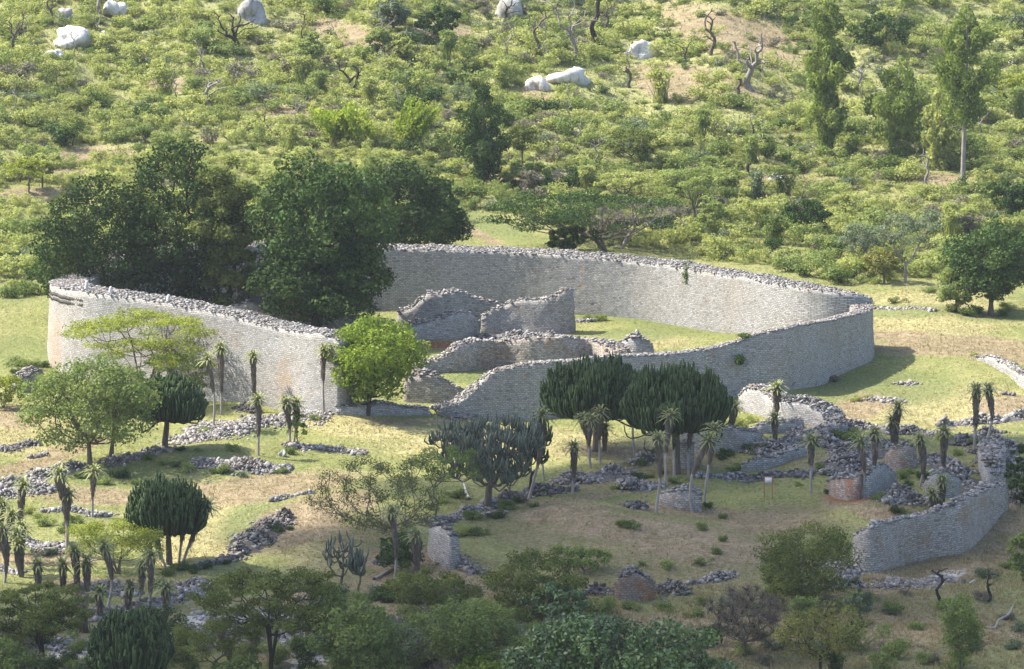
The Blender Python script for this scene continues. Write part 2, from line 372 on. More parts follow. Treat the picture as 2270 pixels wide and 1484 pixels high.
# ------------------------------------------------------------------ ground: one sheet
# patches of bare soil, lush and dry grass, where the photo has them (centre, half extents in photo pixels at the ground, tilt)
PATCH = {
 'dirt': [(2190, 1185, 80, 40, -.5), (2230, 1130, 60, 50, 0), (2110, 768, 230, 26, 0), (1990, 745, 110, 14, 0), (2240, 785, 120, 26, 0), (1905, 905, 75, 34, -.15), (2240, 905, 90, 30, 0), (1850, 940, 60, 20, 0),
          (60, 1032, 150, 17, -.25), (170, 990, 90, 12, -.2), (560, 1085, 280, 34, -.12), (200, 1100, 150, 24, .05), (660, 1160, 130, 62, -.3), (780, 1110, 70, 30, 0),
          (1060, 520, 60, 13, .4), (1440, 1005, 150, 16, 0), (1330, 1000, 90, 12, 0), (1500, 1130, 190, 15, .08), (1250, 1110, 130, 9, -.1), (920, 935, 130, 8, 0), (40, 925, 60, 30, 0),
          (1870, 1110, 70, 22, 0), (2110, 1250, 190, 42, -.15), (2250, 1150, 70, 60, 0), (2000, 1290, 180, 34, -.2), (1430, 1180, 240, 40, .1), (1250, 1135, 130, 26, -.1), (1560, 1215, 200, 40, .1),
          (1010, 760, 120, 20, 0), (1180, 745, 100, 10, 0), (1700, 1160, 130, 26, 0), (1980, 1140, 90, 18, 0), (960, 1290, 180, 40, 0), (760, 1360, 160, 80, .1), (660, 1430, 150, 50, 0), (1700, 1400, 700, 50, 0),
          (1300, 1360, 130, 20, 0), (90, 1240, 140, 18, 0), (250, 1290, 190, 10, 0), (900, 1240, 120, 30, 0),
          (100, 385, 160, 14, 0), (215, 345, 110, 22, 0), (80, 430, 110, 18, 0), (780, 80, 120, 30, .3), (1620, 75, 190, 62, .25), (1560, 180, 150, 34, .2), (1470, 190, 90, 40, .3), (980, 70, 90, 20, 0),
          (1120, 405, 110, 14, 0), (1740, 400, 130, 16, 0), (1200, 215, 90, 14, .2), (380, 190, 80, 18, 0), (1250, 390, 80, 12, 0), (620, 250, 100, 16, 0), (1000, 80, 60, 20, 0), (2080, 400, 80, 18, 0)],
 'lush': [(1900, 860, 170, 36, -.15), (1980, 860, 190, 46, 0), (1480, 715, 180, 28, .15), (1090, 500, 100, 26, .3), (1060, 840, 80, 14, 0), (960, 935, 130, 14, 0), (540, 960, 130, 22, 0), (2000, 690, 160, 20, 0),
          (60, 780, 90, 50, 0), (230, 1060, 120, 30, 0), (1130, 1130, 150, 30, -.2), (1350, 1100, 70, 14, 0), (560, 1150, 90, 60, -.4), (1560, 1180, 160, 20, .1), (1640, 980, 90, 20, 0), (1870, 980, 120, 24, 0), (1200, 1200, 160, 30, 0), (1400, 745, 110, 16, 0),
          (2020, 1040, 80, 30, 0), (520, 1040, 130, 20, 0), (300, 1270, 110, 20, 0), (1280, 705, 40, 10, 0), (1660, 700, 60, 14, 0), (2200, 700, 100, 20, 0)],
 'dry': [(1150, 985, 360, 40, 0), (800, 945, 170, 36, .1), (2090, 900, 260, 60, 0), (450, 1120, 200, 60, -.1), (1400, 760, 160, 20, 0), (500, 1200, 220, 60, -.3), (60, 960, 120, 60, 0), (2050, 700, 220, 60, 0), (720, 1200, 130, 100, 0), (1440, 1230, 320, 70, .1), (1450, 1000, 200, 30, 0)],
 'lime': [(720, 1440, 90, 40, -.5), (420, 1390, 90, 30, -.3), (2085, 1285, 65, 17, -.3), (150, 1450, 60, 20, -.2)],
 'soil': [(1500, 1230, 420, 110, .05), (1900, 1340, 420, 130, 0), (1250, 1180, 240, 70, .1), (950, 1290, 260, 90, 0), (2130, 1230, 200, 90, -.2), (700, 1370, 400, 70, 0), (1500, 1440, 900, 90, 0), (1750, 1150, 160, 40, 0), (350, 1400, 420, 60, 0), (800, 1170, 150, 60, 0), (1960, 1130, 120, 30, 0), (1350, 1080, 200, 25, 0), (1900, 1020, 200, 45, 0), (1480, 1030, 160, 30, 0)],
 'hillgrass': [(1135, 120, 1500, 330, 0)],
 'red': [(1880, 1105, 60, 12, 0), (1900, 1080, 60, 20, 0), (1180, 760, 70, 8, 0), (980, 765, 50, 10, 0)],
}
def patch(kind, px, py):
    f = np.zeros(px.shape)
    for cx, cy, rx, ry, a in PATCH[kind]:
        dx, dy = px - cx, py - cy - a * (px - cx)
        f = np.maximum(f, np.exp(-1.1 * ((dx / rx) ** 2 + (dy / ry) ** 2) ** 1.6))
    return f
def axis(a, b, c, d, fine, coarse):
    return np.concatenate([np.arange(a, b, coarse), np.arange(b, c, fine), np.arange(c, d + coarse, coarse)])
xs = axis(-420, -62, 62, 420, 0.55, 7.0)
ys = np.concatenate([np.arange(120, 330, 6.0), np.arange(330, 560, 0.6), np.arange(560, 860, 1.5), np.arange(860, 1500, 14.0)])
gx, gy = np.meshgrid(xs, ys)
gz = hgt(gx, gy)
gv = np.stack([gx, gy, gz], -1).reshape(-1, 3)
nx, ny = len(xs), len(ys)
ii = (np.arange(ny - 1)[:, None] * nx + np.arange(nx - 1)[None])
gb = MB(); gb.add(gv, np.stack([ii, ii + 1, ii + nx + 1, ii + nx], -1).reshape(-1, 4))

m = NT('meadow and hillside soil')
p = m.pos()
n1 = m.noise(0.09, 5, 0.6); n2 = m.noise(0.6, 5, 0.65); n3 = m.noise(3.5, 4, 0.7); n4 = m.noise(0.25, 5, 0.7, None, 0.6)
mp = m.n('Mapping'); mp.inputs['Scale'].default_value = (1.0, 0.45, 1.0); m.l(p, mp.inputs[0])
n5 = m.noise(1.6, 5, 0.75, mp.outputs[0])
col = m.ramp(m.math('ADD', m.math('MULTIPLY', n1, 0.5), m.math('MULTIPLY', n2, 0.5)), [(0.34, (.15, .17, .058)), (0.5, (.215, .225, .085)), (0.66, (.29, .27, .12))])
def edge(name, k, lo, hi):
    return m.ramp(m.math('ADD', m.attr(name), m.math('MULTIPLY', m.math('SUBTRACT', k, 0.5), 1.3)), [(lo, (0, 0, 0)), (hi, (1, 1, 1))])
col = m.mix(m.math('MULTIPLY', edge('dry', n4, .3, .75), .85), col, m.ramp(n2, [(.35, (.28, .245, .115)), (.65, (.39, .345, .175))]))
col = m.mix(m.math('MULTIPLY', edge('lush', n2, .35, .8), .8), col, m.ramp(n5, [(.35, (.115, .14, .05)), (.65, (.20, .225, .09))]))
col = m.mix(m.math('MULTIPLY', edge('hillgrass', n4, .2, .9), .7), col, m.ramp(n2, [(.35, (.23, .25, .10)), (.65, (.36, .35, .17))]))
col = m.mix(m.math('MULTIPLY', edge('soil', n4, .3, .85), .85), col, m.ramp(n5, [(.36, (.125, .128, .052)), (.5, (.19, .165, .09)), (.66, (.255, .215, .135))]))
col = m.mix(m.math('MULTIPLY', edge('dirt', n4, .3, .7), .85), col, m.ramp(n2, [(.3, (.18, .135, .085)), (.7, (.34, .265, .175))]))
col = m.mix(edge('red', n2, .4, .8), col, (.24, .10, .05))
col = m.mix(edge('lime', n2, .4, .7), col, (.52, .48, .42))
col = m.mix(1.0, col, m.ramp(n3, [(.3, (.5, .5, .48)), (.7, (1.3, 1.3, 1.3))]), 'MULTIPLY')
col = m.mix(m.math('MULTIPLY', m.ramp(n5, [(.55, (0, 0, 0)), (.7, (1, 1, 1))]), .45), col, (.09, .10, .035))
M['ground'] = m.done(m.bsdf(col, 1.0, 0.03, m.bump(m.math('ADD', n3, m.math('MULTIPLY', n5, 1.5)), 0.9, 0.26)))
ground = gb.build('ground', M['ground'], None, True); tag(ground, kind='structure')
ppx, ppy = proj(gv[:, 0], gv[:, 1], gv[:, 2])
for k in PATCH:
    ground.data.attributes.new(k, 'FLOAT', 'POINT').data.foreach_set('value', patch(k, ppx, ppy).astype(np.float32))

# ------------------------------------------------------------------ the cloud whose shade lies over the foreground ruins
def cloud():
    poly = [(-260, 1300), (180, 1300), (430, 1275), (700, 1215), (930, 1120), (1080, 1085), (1280, 1030), (1480, 985), (1650, 955), (1850, 965), (2060, 975), (2560, 965), (2620, 1700), (-320, 1750)]
    W = np.array([G(*q)[:2] for q in poly])
    lo, hi = W.min(0), W.max(0)
    r = np.random.default_rng(3)
    def inside(P):
        c = np.zeros(len(P), bool); j = len(W) - 1
        for i in range(len(W)):
            a, b = W[i], W[j]
            k = ((a[1] > P[:, 1]) != (b[1] > P[:, 1])) & (P[:, 0] < (b[0] - a[0]) * (P[:, 1] - a[1]) / (b[1] - a[1] + 1e-12) + a[0])
            c ^= k; j = i
        return c
    g = np.stack(np.meshgrid(np.arange(lo[0], hi[0], 6.0), np.arange(lo[1], hi[1], 6.0)), -1).reshape(-1, 2)
    g = g + r.uniform(-2, 2, g.shape)
    g = g[inside(g)]
    alt = 420.0
    off = SDIR * alt / SDIR[2]
    # unit lump
    nu, nv = 12, 7
    u = np.arange(nu) * 2 * math.pi / nu; v = np.linspace(-math.pi / 2, math.pi / 2, nv)
    S = np.stack([np.cos(v)[:, None] * np.cos(u), np.cos(v)[:, None] * np.sin(u), np.repeat(np.sin(v)[:, None], nu, 1)], -1).reshape(-1, 3)
    i = np.arange(nv - 1)[:, None] * nu; j = np.arange(nu)[None]; k = (j + 1) % nu
    Q = np.stack([i + j, i + k, i + nu + k, i + nu + j], -1).reshape(-1, 4)
    mb = MB()
    for q in g:
        R = r.uniform(4.2, 6.6)
        c = np.array([q[0] + off[0], q[1] + off[1], alt + r.normal(0, 2)])
        mb.add(S * [R, R, R * .8] * (1 + r.uniform(-.12, .12, (len(S), 1))) + c, Q)
    tag(mb.build('cloud', M['cloud'], None, True), kind='structure')
cloud()

# ------------------------------------------------------------------ dry stone walls
def smooth_noise(n, step, amp, rng):
    k = max(2, int(n / step) + 2)
    return np.interp(np.arange(n), np.arange(k) * step, rng.normal(0, amp, k))

def wall_mesh(rows, side, rng, batter=0.07, step=0.5, sink=0.5, rough=0.05, topvar=0.10):
    """rows: x, y, z of the top, thickness; the listed line is the foot of the near face; side=+1 puts the body left of the line"""
    R = catmull(rows, step)
    xy = R[:, :2]; zt = R[:, 2]; th = R[:, 3]
    n = len(R)
    tan = unit(np.gradient(xy, axis=0)); nor = np.stack([-tan[:, 1], tan[:, 0]], 1) * side
    for _ in range(3):
        nor[1:-1] = unit(nor[:-2] + 2 * nor[1:-1] + nor[2:])
    zg = hgt(xy[:, 0], xy[:, 1])
    zt = np.maximum(zt + smooth_noise(n, 3, topvar, rng) + rng.normal(0, topvar * .4, n), zg + 0.25)
    h = zt - zg
    nr = max(4, int(np.max(h) / 0.55) + 1)
    s = np.concatenate([[0], np.cumsum(np.linalg.norm(np.diff(xy, axis=0), axis=1))])
    f = np.linspace(0, 1, nr)
    A = np.zeros((nr, n, 3)); B = np.zeros((nr, n, 3))
    bz = zg - sink
    for i, t in enumerate(f):
        z = bz + (zt - bz) * t
        ia = batter * np.maximum(z - zg, 0) + rng.normal(0, rough, n) + smooth_noise(n, 5, rough, rng)
        ib = np.maximum(th - batter * np.maximum(z - zg, 0), th * .35) + rng.normal(0, rough, n)
        ia = np.minimum(ia, ib - 0.15)
        A[i, :, :2] = xy + nor * ia[:, None]; A[i, :, 2] = z
        B[i, :, :2] = xy + nor * ib[:, None]; B[i, :, 2] = z
    V = np.concatenate([A.reshape(-1, 3), B.reshape(-1, 3)])
    off = nr * n
    i = (np.arange(nr - 1)[:, None] * n + np.arange(n - 1)[None])
    def uvq(q, U, W):
        return np.stack([U[q], W[q]], -1).reshape(-1, 2)
    U = np.concatenate([np.tile(s, nr), np.tile(s + 37.0, nr)]); Wc = V[:, 2].copy()
    qa = np.stack([i, i + 1, i + n + 1, i + n], -1).reshape(-1, 4)
    qb = np.stack([i + off + 1, i + off, i + off + n, i + off + n + 1], -1).reshape(-1, 4)
    tr = (nr - 1) * n; j = np.arange(n - 1)
    qt = np.stack([tr + j, tr + j + 1, off + tr + j + 1, off + tr + j], -1)
    r = np.arange(nr - 1) * n
    q0 = np.stack([r, r + n, off + r + n, off + r], -1)
    q1 = np.stack([r + n - 1, off + r + n - 1, off + r + 2 * n - 1, r + 2 * n - 1], -1)
    mb = MB()
    uvs = [uvq(qa, U, Wc), uvq(qb, U, Wc)]
    cr = np.linalg.norm(V[qt][:, 0, :2] - V[qt][:, 3, :2], axis=1)
    uvs.append(np.stack([np.stack([s[j], 0 * cr], -1), np.stack([s[j + 1], 0 * cr], -1), np.stack([s[j + 1], cr], -1), np.stack([s[j], cr], -1)], 1).reshape(-1, 2))
    for q in (q0, q1):
        P = V[q]; d = np.linalg.norm(P[:, :, :2] - P[:, :1, :2], axis=2)
        uvs.append(np.stack([d + 11.3, P[:, :, 2]], -1).reshape(-1, 2))
    Q = np.concatenate([qa, qb, qt, q0, q1])
    if side < 0: 
        Q = Q[:, ::-1]; uvs = [u.reshape(-1, 4, 2)[:, ::-1].reshape(-1, 2) for u in uvs]
    mb.add(V, Q, uv=np.concatenate(uvs))
    return mb, A[-1], B[-1], s

def capstones(A, B, s, rng, dens, size, pile):
    """loose stones left on the broken top between the two edges"""
    mb = MB()
    L = s[-1]; wd = np.linalg.norm(A[:, :2] - B[:, :2], axis=1)
    n = int(L * wd.mean() * dens)
    u = rng.uniform(0, L, n); t = rng.uniform(-0.02, 1.02, n)
    a = np.stack([np.interp(u, s, A[:, k]) for k in range(3)], 1); b = np.stack([np.interp(u, s, B[:, k]) for k in range(3)], 1)
    P = a * (1 - t[:, None]) + b * t[:, None]
    P[:, 2] += 0.04 + pile * rng.uniform(0, 1, n) * (0.25 + 0.75 * np.sin(np.clip(t, 0, 1) * math.pi)) * (0.6 + 0.4 * np.sin(u * 0.7) * np.sin(u * .23 + 1))
    stones(mb, P, rng.uniform(size * .6, size * 1.6, n), rng, 0.38, 0.22)
    return mb

def wall(label, pts, side, mat, cat='stone wall', name='stone_wall', cap='rubble', dens=5.0, size=0.15, pile=0.35, seed=0, group=None, **kw):
    """pts: (photo x, photo y of the foot, photo y of the top, thickness)"""
    rng = np.random.default_rng(100 + seed)
    rows = []
    for px, pb, pt, th in pts:
        g = G(px, pb); rows.append((g[0], g[1], ztop(g, px, pt), th))
    mb, A, B, s = wall_mesh(rows, side, rng, **kw)
    o = mb.build(name, M[mat]); tag(o, label, cat, group)
    c = capstones(A, B, s, rng, dens * 2.2, size, pile * .65).build('loose_capstones', M[cap], o); tag(c, kind='stuff')
    return o, A, B, s

# the great ring: from its broken front left end, round behind the dark trees, along the far side and back to the broken front end
ring = [(752, 920, 757, 2.6, 'o'), (690, 914, 742, 3.6, 'o'), (600, 905, 727, 4.2, 'o'), (450, 889, 690, 4.4, 'o'), (300, 868, 664, 4.6, 'o'), (190, 846, 650, 4.8, 'o'), (130, 826, 641, 4.8, 'o'),
        (108, 800, 632, 4.8, 'o'), (112, 768, 622, 4.8, 'o'), (165, 733, 604, 4.8, 'o'), (330, 712, 566, 4.8, 'i'), (560, 694, 551, 5, 'i'), (760, 690, 552, 5, 'i'), (900, 690, 556, 5.2, 'i'), (1100, 693, 562, 5.2, 'i'),
        (1280, 699, 571, 5.0, 'i'), (1450, 714, 589, 4.8, 'i'), (1600, 738, 612, 4.6, 'i'), (1750, 768, 639, 4.2, 'i'), (1926, 764, 662, 3.6, 'o'), (1937, 778, 676, 3.0, 'o'), (1928, 803, 691, 2.2, 'o'), (1850, 840, 711, 1.8, 'o'),
        (1760, 865, 728, 1.8, 'o'), (1690, 872, 742, 1.8, 'o'), (1600, 884, 771, 1.9, 'o'), (1500, 898, 787, 1.9, 'o'), (1400, 912, 791, 1.9, 'o'), (1300, 922, 800, 1.9, 'o'),
        (1210, 929, 808, 2.0, 'o'), (1140, 931, 816, 2.0, 'o'), (1085, 931, 838, 2.2, 'o'), (1062, 929, 860, 2.6, 'o'), (1035, 928, 884, 3.0, 'o'), (1005, 926, 903, 3.2, 'o'), (970, 922, 914, 3.0, 'o')]
rows = []
RC = np.array([-5.0, 488.0])
for px, pb, pt, th, md in ring:
    g = G(px, pb); zt = ztop(g, px, pt); q = g[:2].copy()
    if md == 'i':
        d = (q - RC) * [0.5, 1.0]; d = d / np.linalg.norm(d)
        q = q + d * (th + 0.4)
    rows.append((q[0], q[1], zt, th))
rng = np.random.default_rng(77)
mb, A, B, S_ = wall_mesh(rows, -1, rng, batter=0.055, step=0.5, rough=0.024, topvar=0.06)
RA, RB = A, B
ringwall = mb.build('enclosure_wall', M['wall_pale'])
tag(ringwall, 'huge pale grey ring wall of coursed granite enclosing the lawn, broken open at the front', 'stone wall')
tag(capstones(A, B, S_, rng, 15, 0.12, 0.10).build('loose_capstones', M['rubble'], ringwall), kind='stuff')
# chevron course under the top edge at the far left
cb = MB()
R = catmull(rows, 0.5)
gR = np.array([proj(a[0], a[1], a[2]) for a in A])
sel = [i for i in range(len(A)) if 4 < i and A[i][0] < -44.5 and A[i][1] < 489]
for dz, tl in ((-0.85, 1), (-1.35, -1)):
    for i in sel:
        for f in (0.25, 0.75):
            a = A[i] * (1 - f) + A[min(i + 1, len(A) - 1)] * f
            tn = unit(A[min(i + 1, len(A) - 1)] - A[i - 1]); out = np.array([-tn[1], tn[0], 0]); 
            if out @ np.array([-0.7, -0.7, 0]) < 0: out = -out
            c = a + np.array([0, 0, dz]) + out * 0.10
            V = CUBE * [0.12, 0.05, 0.09]
            sgn = tl if f < .5 else -tl
            X = tn * V[:, :1] + out * V[:, 1:2] + np.array([0, 0, 1.0]) * (V[:, 2:] + sgn * V[:, :1] * 0.8)
            cb.add(X + c, CUBEQ, tint=rng.uniform(0, .3))
cb.build('chevron_band', M['rubble_dark'], ringwall)

# upright stones on the ring's left top
def monolith(px, py, hpx, label, g0):
    i = int(np.argmin(np.abs(gR[:, 0] - px) + np.where(A[:, 1] < 500, 0, 1e5)))
    c = A[i] * .75 + B[i] * .25; k = mpp(c); h = hpx * k * 1.1
    mb = MB(); r = np.random.default_rng(int(px)); 
    tube(mb, [c + [0, 0, -.2], c + [.02, 0, h * .5], c + [.06, 0, h * .92]], [.24, .22, .17], 6, .9)
    tag(mb.build('standing_stone', M['boulder']), label, 'stone')
monolith(172, 632, 20, 'short pale upright stone on the wall top at the far left end', 0)
monolith(228, 640, 14, 'thin pale upright stone on the wall top under the dark trees', 0)
monolith(362, 662, 14, 'pale leaning slab on the wall top above the flat topped acacia', 0)

# conical tower half hidden between the big dark trees
g = G(572, 716); k = mpp(g); zt = ztop(g, 572, 590)
nr, ns = 18, 40
V = []; UV = []
for i in range(nr):
    f = i / (nr - 1); rad = 2.9 - 1.0 * f ** 1.3
    for j in range(ns):
        a = j * 2 * math.pi / ns
        V.append((g[0] + rad * math.cos(a), g[1] + rad * math.sin(a), g[2] - .3 + f * (zt - g[2] + .3))); UV.append((a * 2.5, V[-1][2]))
V = np.array(V) + RNG.normal(0, .03, (nr * ns, 3)); UV = np.array(UV)
i = np.arange(nr - 1)[:, None] * ns; j = np.arange(ns)[None]; kk = (j + 1) % ns
Q = np.stack([i + j, i + kk, i + ns + kk, i + ns + j], -1).reshape(-1, 4)
uvq = UV[Q].copy(); wrap = (uvq[..., 0].max(1) - uvq[..., 0].min(1)) > 8
for c in range(4):
    mlow = wrap & (uvq[:, c, 0] < 4); uvq[mlow, c, 0] += 2 * math.pi * 2.5
mb = MB(); mb.add(V, Q, uv=uvq.reshape(-1, 2))
tower = mb.build('conical_tower', M['wall_grey'])
tag(tower, 'round tapering stone tower half hidden between the two dark tree masses', 'tower')
n = 110; aa = RNG.uniform(0, 6.28, n); rr = 1.95 * np.sqrt(RNG.uniform(0, 1, n))
mb = MB(); stones(mb, np.stack([g[0] + rr * np.cos(aa), g[1] + rr * np.sin(aa), zt + RNG.uniform(0, .35, n)], 1), RNG.uniform(.2, .4, n), RNG)
tag(mb.build('loose_capstones', M['rubble'], tower), kind='stuff')

# walls inside the ring
wall('inner wall with a tall clean right end and ragged sloping top inside the ring', [(1066, 743, 704, 1.8), (1085, 744, 692, 1.8), (1110, 744, 680, 1.9), (1150, 743, 669, 2), (1190, 742, 667, 2), (1240, 741, 658, 2), (1262, 739, 652, 2), (1277, 735, 648, 2.1)], 1, 'wall_grey', seed=1, pile=.6, topvar=.13)
wall('low inner wall with a humped top left of the doorway gap inside the ring', [(905, 757, 738, 1.6), (935, 755, 728, 1.7), (965, 753, 716, 1.7), (1000, 752, 698, 1.8), (1030, 750, 694, 1.8), (1050, 748, 702, 1.8), (1064, 746, 712, 1.7)], 1, 'wall_grey', seed=2, pile=.8, topvar=.18)
wall('shaded inner wall with a notched outline under the far ring wall', [(880, 722, 698, 2.2), (915, 722, 678, 2.4), (950, 721, 660, 2.4), (985, 720, 651, 2.4), (1010, 720, 650, 2.4), (1040, 720, 654, 2.4), (1080, 720, 664, 2.2), (1112, 719, 676, 2)], 1, 'wall_grey', seed=3, pile=.8, topvar=.2)
wall('curved inner wall with orange stains behind the gap, bright at its right end', [(938, 842, 822, 1.4), (950, 830, 808, 1.4), (985, 826, 794, 1.6), (1012, 824, 776, 1.7), (1032, 823, 765, 1.8), (1100, 820, 758, 2), (1180, 816, 752, 2.4), (1250, 810, 752, 2.8), (1300, 801, 756, 3.0), (1330, 806, 772, 3.0), (1345, 815, 788, 3.0)], 1, 'wall_warm', seed=4, pile=.55, cap='rubble_pale')
wall('rounded block of rubble stonework standing on the inner lawn', [(1362, 792, 766, 3), (1385, 793, 756, 3.4), (1420, 793, 756, 3.4), (1452, 789, 764, 3)], 1, 'wall_grey', seed=5, pile=.9, dens=8, cap='rubble_pale', batter=.2)
wall('broken stub of wall with a rubble slope right of the bright green tree', [(895, 892, 846, 1.3), (930, 894, 834, 1.3), (960, 895, 836, 1.3), (985, 895, 845, 1.3), (1012, 894, 858, 1.3), (1036, 890, 870, 1.2)], 1, 'wall_warm', seed=6, pile=.9, dens=8)
wall('collapsed low wall foot behind the trunk of the bright green tree', [(745, 921, 905, 1.6), (800, 922, 900, 1.8), (860, 922, 900, 1.8), (910, 922, 905, 1.8), (955, 922, 912, 1.6)], 1, 'wall_pale', seed=7, pile=.6, dens=8, cap='rubble_pale')
wall('dark low wall under the lower edge of the dark trees inside the ring', [(500, 742, 690, 1.6), (545, 744, 676, 1.8), (590, 745, 690, 1.8), (640, 746, 706, 1.6)], 1, 'wall_warm', seed=8, pile=.6)
wall('reddish stretch of inner wall beside the dark tree trunk', [(600, 738, 668, 1.6), (640, 739, 676, 1.6), (690, 740, 690, 1.6), (760, 742, 700, 1.6), (880, 744, 716, 1.6)], 1, 'wall_warm', seed=9, pile=.5)

# the ruins below the ring on the right
wall('bright curved wall stub at the foot of the ring wall beside the euphorbias', [(1636, 905, 880, 1.6), (1650, 912, 866, 1.9), (1672, 919, 862, 2.2), (1695, 926, 874, 2.4), (1712, 934, 892, 2.2)], 1, 'wall_pale', seed=10, pile=.8, dens=9, cap='rubble_pale')
wall('curved pale wall with a thick rubble back ending in a rounded pile', [(1724, 938, 892, 2.2), (1745, 940, 890, 2.6), (1775, 944, 895, 3), (1800, 950, 905, 3), (1822, 958, 922, 2.6), (1830, 968, 942, 2.2)], 1, 'wall_pale', seed=11, pile=.9, dens=9)
wall('low shaded wall below the rounded pile', [(1655, 962, 952, 1.2), (1690, 962, 946, 1.4), (1740, 960, 937, 1.6), (1783, 957, 932, 1.6)], 1, 'wall_grey', seed=12, pile=.4)
wall('dark curved wall behind the leaning aloe pair below the big euphorbia', [(1505, 1000, 962, 1.6), (1540, 1003, 955, 1.8), (1580, 1004, 950, 1.8), (1625, 1003, 950, 1.8), (1660, 1000, 962, 1.8), (1692, 992, 968, 1.6)], 1, 'wall_grey', seed=13, pile=.6, dens=7)
wall('low wall running diagonally up to the right in the shaded ruins', [(1642, 1046, 1032, 1.2), (1680, 1044, 1020, 1.3), (1715, 1036, 1014, 1.3), (1742, 1026, 1008, 1.3), (1790, 1010, 992, 1.3)], 1, 'wall_grey', seed=14, pile=.5, dens=7)
wall('blocky wall corner with a doorway jamb behind the aloe stems', [(1497, 1040, 992, 1.6), (1515, 1041, 985, 1.7), (1538, 1041, 988, 1.7)], 1, 'wall_warm', seed=15, pile=.5)
wall('orange stained door jamb at the foot of the leaning aloes', [(1462, 1122, 1096, 1.6), (1490, 1128, 1090, 1.9), (1530, 1134, 1092, 1.9), (1556, 1136, 1098, 1.6)], 1, 'wall_warm', seed=16, pile=.7, dens=9, cap='rubble')
wall('long curved grey retaining wall with brown stains at the lower right', [(1886, 1258, 1190, 1.2), (1912, 1266, 1176, 1.3), (1955, 1268, 1166, 1.4), (2010, 1252, 1154, 1.4), (2065, 1240, 1140, 1.5), (2120, 1230, 1124, 1.6), (2160, 1212, 1104, 1.7), (2190, 1178, 1090, 1.8), (2212, 1150, 1082, 1.8), (2238, 1130, 1076, 1.8)], 1, 'wall_stained', seed=17, pile=.5, dens=6)
wall('tall pale wall end running back from the retaining wall top', [(2192, 1090, 1060, 1.6), (2178, 1078, 1030, 2), (2172, 1050, 1004, 2.4), (2167, 1022, 990, 2.6), (2172, 1000, 976, 2.4)], -1, 'wall_pale', seed=18, pile=.9, dens=9)
wall('pale triangular wall fragment between two tall aloes', [(1914, 1106, 1064, 1.2), (1935, 1104, 1046, 1.3), (1955, 1092, 1030, 1.4), (1972, 1082, 1036, 1.4), (1990, 1074, 1056, 1.3)], 1, 'wall_pale', seed=19, pile=.4, dens=7)
wall('red soil stained wall block at the left of the lower ruins', [(1832, 1094, 1068, 1.8), (1850, 1104, 1064, 2), (1880, 1110, 1062, 2), (1905, 1108, 1060, 1.8)], 1, 'wall_red', seed=20, pile=.9, dens=9)
wall('short wall with a red foot facing the weedy hollow', [(1962, 1036, 1002, 1.6), (1985, 1040, 992, 1.8), (2010, 1040, 990, 1.8), (2034, 1036, 994, 1.6)], 1, 'wall_red', seed=21, pile=.6, dens=8)
wall('rounded grey wall hump in the middle of the lower ruins', [(2046, 1088, 1066, 1.6), (2062, 1098, 1054, 1.8), (2090, 1104, 1048, 2), (2115, 1102, 1054, 1.8), (2132, 1094, 1068, 1.6)], 1, 'wall_pale', seed=22, pile=.4, dens=7)
wall('leaning pale wall piece with a rubble flank standing alone in the grass', [(946, 1228, 1170, .9), (960, 1244, 1168, 1), (978, 1256, 1176, 1.1), (997, 1264, 1192, 1)], 1, 'wall_pale', seed=23, pile=.8, dens=9, cap='rubble_dark')
wall('gabled block of dark stone with an orange face at the bottom', [(1362, 1328, 1298, 1.8), (1374, 1331, 1284, 2), (1392, 1333, 1274, 2), (1412, 1333, 1271, 2), (1434, 1332, 1280, 2), (1452, 1330, 1292, 1.8)], 1, 'wall_orange', seed=24, pile=.6, dens=10, cap='rubble_dark', batter=.03)
wall('low pale boundary wall crossing the sunny grass at the right edge', [(2160, 797, 786, 1.1), (2185, 806, 789, 1.1), (2215, 822, 800, 1.1), (2245, 842, 818, 1.1), (2290, 874, 846, 1.1)], 1, 'wall_pale', seed=25, pile=.3, dens=8, cap='rubble_pale')
wall('dark low wall at the left edge behind the yellow bush', [(48, 872, 850, 1.6), (62, 868, 838, 1.8), (85, 856, 826, 1.8), (98, 846, 824, 1.6)], 1, 'wall_grey', seed=26, pile=.7, dens=8)
wall('short low wall seen behind the cluster of aloes at the lower left', [(300, 1352, 1332, 1.2), (340, 1356, 1330, 1.2), (385, 1352, 1326, 1.2)], 1, 'wall_warm', seed=27, pile=.4, dens=7)

